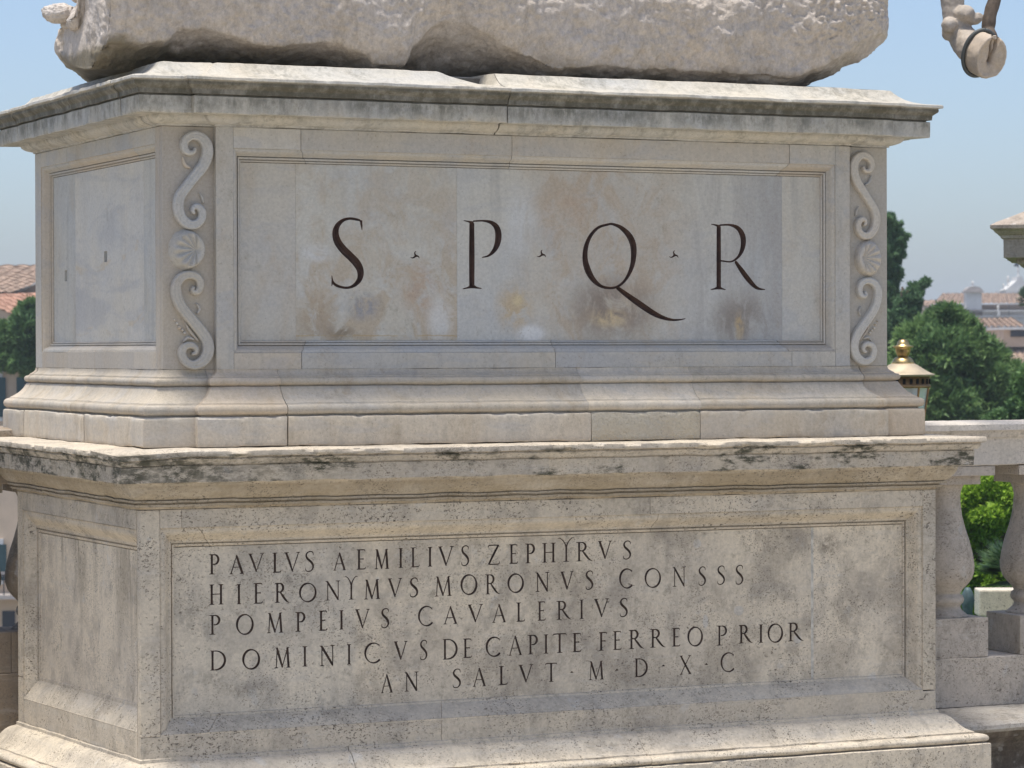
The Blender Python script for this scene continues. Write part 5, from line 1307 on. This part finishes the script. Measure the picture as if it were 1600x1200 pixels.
# house with tiled roofs behind it
D = 120.; M, s = facade(0, 470, D)
o_ = M @ Vector((0, 0, 0)); e = empty('tiled_roof_house', (o_.x, o_.y, -15), 'old house with brown tiled roof and grey gable beyond the evergreen', 'house')
gz = -15 - o_.z
mbox('wall', M, [((8*s, 2.5, gz), (110*s, 9, 14*s))], M_grey, e)
mbox('wall', M, [((-80*s, 3.0, gz), (7.9*s, 9, 26*s))], M_grey, e)
tiled('roof', M, (-70*s, .0, 12*s), (14*s, .0, 12*s), (100*s, 7, 62*s), (-70*s, 7, 61*s), M_tile, e)
from_data('gable', [M @ Vector(v) for v in ((14*s, 2.2, 13*s), (110*s, 2.2, 12*s), (110*s, 2.2, 58*s), (56*s, 2.2, 33*s), (14*s, 2.6, 13*s), (110*s, 2.6, 12*s), (110*s, 2.6, 58*s), (56*s, 2.6, 33*s))], [(0,1,2,3),(4,5,6,7),(0,1,5,4),(2,3,7,6),(0,3,7,4),(1,2,6,5)], plain('gable_stucco', (.33, .25, .20), .9), e)
mbox('eave', M @ Matrix.Translation((12*s, 1.9, 12*s)) @ Matrix.Rotation(-math.radians(26), 4, 'Y'), [((0, 0, 0), (110*s, .7, 2.5*s))], M_whitew, e)
mbox('gutter', M, [((-70*s, -.25, 1*s), (36*s, .0, 4*s))], M_dark, e)
tiled('roof', M, (-70*s, -.3, 5*s), (40*s, -.3, 2*s), (36*s, 2.4, 13*s), (-70*s, 2.4, 16*s), M_tile, e)
D = 104.; M, s = facade(0, 495, D, -.5)
o_ = M @ Vector((0, 0, 0)); e = empty('red_roof_house', (o_.x, o_.y, -15), 'low peach house with orange red tiles under the brown roof at left', 'house')
gz = -15 - o_.z
mbox('wall', M, [((-60*s, .3, gz), (32*s, 6, 3*s))], M_peach, e)
tiled('roof', M, (-60*s, 0, 34*s), (38*s, 0, -4*s), (44*s, 5, 9*s), (-60*s, 5, 42*s), M_tile2, e)
from_data('verge_wall', [M @ Vector(v) for v in ((-60*s, .28, 2*s), (33*s, .28, -6*s), (33*s, .28, -4*s), (-60*s, .28, 32*s), (-60*s, 1, 2*s), (33*s, 1, -6*s), (33*s, 1, -4*s), (-60*s, 1, 32*s))], [(0,1,2,3),(4,5,6,7),(0,1,5,4),(2,3,7,6),(0,3,7,4),(1,2,6,5)], M_peach, e)

# right: far palace
D = 230.; M, s = facade(1520, 484, D)
o_ = M @ Vector((0, 0, 0)); e = empty('far_palace', (o_.x, o_.y, -15), 'far palace with tiled roofs, white attic block and balustrade above the pine', 'palace')
gz = -15 - o_.z
M_fp = plain('palace_stucco', (.42, .33, .29), .9, nz=.12, scale=.4)
mbox('wall', M, [((-75*s, 3, gz), (160*s, 14, 8*s))], M_fp, e)
mbox('lower_wall', M, [((-30*s, 1.4, gz), (160*s, 2.99, -11*s))], M_whitew, e)
mbox('string_course', M, [((-30*s, 1.1, -10.9*s), (160*s, 1.4, -9*s)), ((-30*s, 1.15, -17*s), (160*s, 1.39, -15.5*s)), ((-30*s, 2.6, -3*s), (160*s, 2.98, -1.5*s))], M_whitew, e)
tiled('roof', M, (-56*s, 2.2, 9*s), (160*s, 2.2, 10*s), (160*s, 7, 27*s), (-28*s, 7, 27*s), M_tile, e, rows=.4, rise=.08)
tiled('roof', M, (-84*s, 4, 0*s), (-56*s, 2.3, 8*s), (-30*s, 6, 17*s), (-83*s, 7, 14.5*s), M_tile, e, rows=.4, rise=.08)
mbox('eave', M, [((-56*s, 2.0, 6.2*s), (160*s, 3, 8.6*s))], plain('eave_brown', (.16, .12, .10), .9), e)
a_ = mbox('attic_block', M, [((-8*s, 0.6, 1*s), (16*s, 2.0, 27.5*s))], M_whitew, e)
mbox('attic_cornice', M, [((-10.5*s, .3, 27.5*s), (18.5*s, 2.2, 29.5*s)), ((-9*s, .5, -1*s), (17*s, 2.1, 1*s))], M_grey, e)
vs = []
for yy in (.5, 2.1):
    for k in range(11): a = math.pi * k / 10; vs.append(M @ Vector((4*s + 13*s*math.cos(a), yy, 29.5*s + 7.5*s*math.sin(a))))
from_data('curved_pediment', vs, [tuple(range(11)), tuple(range(11, 22))] + [(k, (k+1) % 11, 11 + (k+1) % 11, 11 + k) for k in range(11)], M_grey, e)
fp = M @ Vector((4*s, 1.3, 36*s)); lathe('finial', [(2.5*s, 0), (1.2*s, 2*s), (1.8*s, 5*s), (2.2*s, 7*s), (1*s, 9*s), (.2*s, 10.5*s)], fp, M_whitew, e, 12)
for k in range(26):
    if k == 9: continue
    p = M @ Vector(((20.5 + 2.55 * k) * s, 1.2, -9*s)); lathe('roof_baluster', [(.8*s, 0), (.55*s, 2*s), (.9*s, 4*s), (.5*s, 7*s)], p, M_whitew, e, 8)
mbox('roof_rail', M, [((19*s, .9, -2*s), (90*s, 1.5, -.4*s)), ((41.5*s, .8, -9*s), (45.5*s, 1.6, 0*s))], M_whitew, e)
p = M @ Vector((43.5*s, 1.2, 0)); lathe('finial', [(1.8*s, 0), (1.0*s, 1.5*s), (2.2*s, 4.2*s), (1.2*s, 6.6*s), (.2*s, 8*s)], p, M_whitew, e, 12)
mbox('aerial', M, [((59.6*s, 1., -9*s), (60.2*s, 1.1, 9*s))], M_dark, e)
# belfry with curved gable and weather vane
D = 260.; M, s = facade(1594, 456, D)
o_ = M @ Vector((0, 0, 0)); e = empty('belfry', (o_.x, o_.y, -15), 'distant white belfry with ball finials and a weather vane at right', 'belfry'); gz = -15 - o_.z
mbox('tower', M, [((-22*s, 0, gz), (24*s, 6, 3*s))], M_whitew, e)
vs = []
prof_ = [(-24, 3), (-20, 5), (-15, 9), (-9, 14), (-5, 18), (-4, 24), (4, 24), (5, 18), (9, 14), (15, 9), (20, 5), (24, 3)]
for yy in (0.1, 3): vs += [M @ Vector((x*s, yy, z*s)) for x, z in prof_]
nn = len(prof_); from_data('curved_gable', vs, [tuple(range(nn)), tuple(range(nn, 2*nn))] + [(k, (k+1) % nn, nn + (k+1) % nn, nn + k) for k in range(nn)], M_whitew, e)
for x, z, k in ((-16, 8, 1.5), (-23, 3, .9), (16, 8, 1.5), (0, 24, 1.3)):
    p = M @ Vector((x*s, 1, z*s)); lathe('ball_finial', [(1.6*k*s, 0), (1.0*k*s, 5*k*s), (1.6*k*s, 7*k*s), (1.5*k*s, 10*k*s), (.6*k*s, 12*k*s)], p, M_whitew, e, 12)
mbox('vane_pole', M, [((-.45*s, .9, 32*s), (.45*s, 1.1, 62*s))], M_dark, e)
mbox('vane_flag', M, [((-6.5*s, .95, 40*s), (-.5*s, 1.05, 43.5*s)), ((-5*s, .95, 43.5*s), (-1*s, 1.05, 46*s))], M_dark, e)
# nearer tiled roof with dormer
D = 140.; M, s = facade(1560, 530, D)
o_ = M @ Vector((0, 0, 0)); e = empty('dormer_house', (o_.x, o_.y, -15), 'broad sloping tiled roof with a small dormer at the right edge', 'house'); gz = -15 - o_.z
tiled('roof', M, (-70*s, 0, -45*s), (90*s, -2, -38*s), (90*s, 8, 19*s), (-34*s, 8, 19*s), M_tile, e, rows=.30, rise=.07)
tiled('roof', M, (-36*s, 7.8, 20*s), (90*s, 7.8, 20*s), (90*s, 12, 36*s), (-15*s, 12, 34*s), M_tile, e, rows=.32, rise=.06)
mbox('wall', M, [((-60*s, 4.2, gz), (90*s, 14, -10*s))], M_peach, e)
mbox('eave', M, [((-70*s, .2, -30*s), (90*s, .9, -27*s))] if False else [((-70*s, .1, -48*s), (90*s, .8, -46*s))], M_dark, e)
mbox('dormer', M, [((17*s, 1.6, -12*s), (80*s, 7, 15*s))], M_peach, e)
mbox('dormer_roof', M, [((14*s, 1.2, 15*s), (82*s, 7.2, 19*s))], M_whitew, e)
mbox('dormer_window', M, [((28*s, 1.5, 4*s), (70*s, 1.59, 14*s))], M_dark, e)

# ------------------------------------------------------------------ air
hz = boxes('haze', [((-6500, -3500, -16.5), (6500, 9500, 26))], None)
hm = bpy.data.materials.new('haze_air'); hm.use_nodes = True; ht = hm.node_tree
for n_ in list(ht.nodes):
    if n_.type != 'OUTPUT_MATERIAL': ht.nodes.remove(n_)
pv = ht.nodes.new('ShaderNodeVolumePrincipled'); pv.inputs['Color'].default_value = (.80, .87, .95, 1); pv.inputs['Density'].default_value = .0007
ht.links.new(pv.outputs[0], [n_ for n_ in ht.nodes if n_.type == 'OUTPUT_MATERIAL'][0].inputs['Volume'])
hz.data.materials.append(hm); tag(hz, kind='stuff')
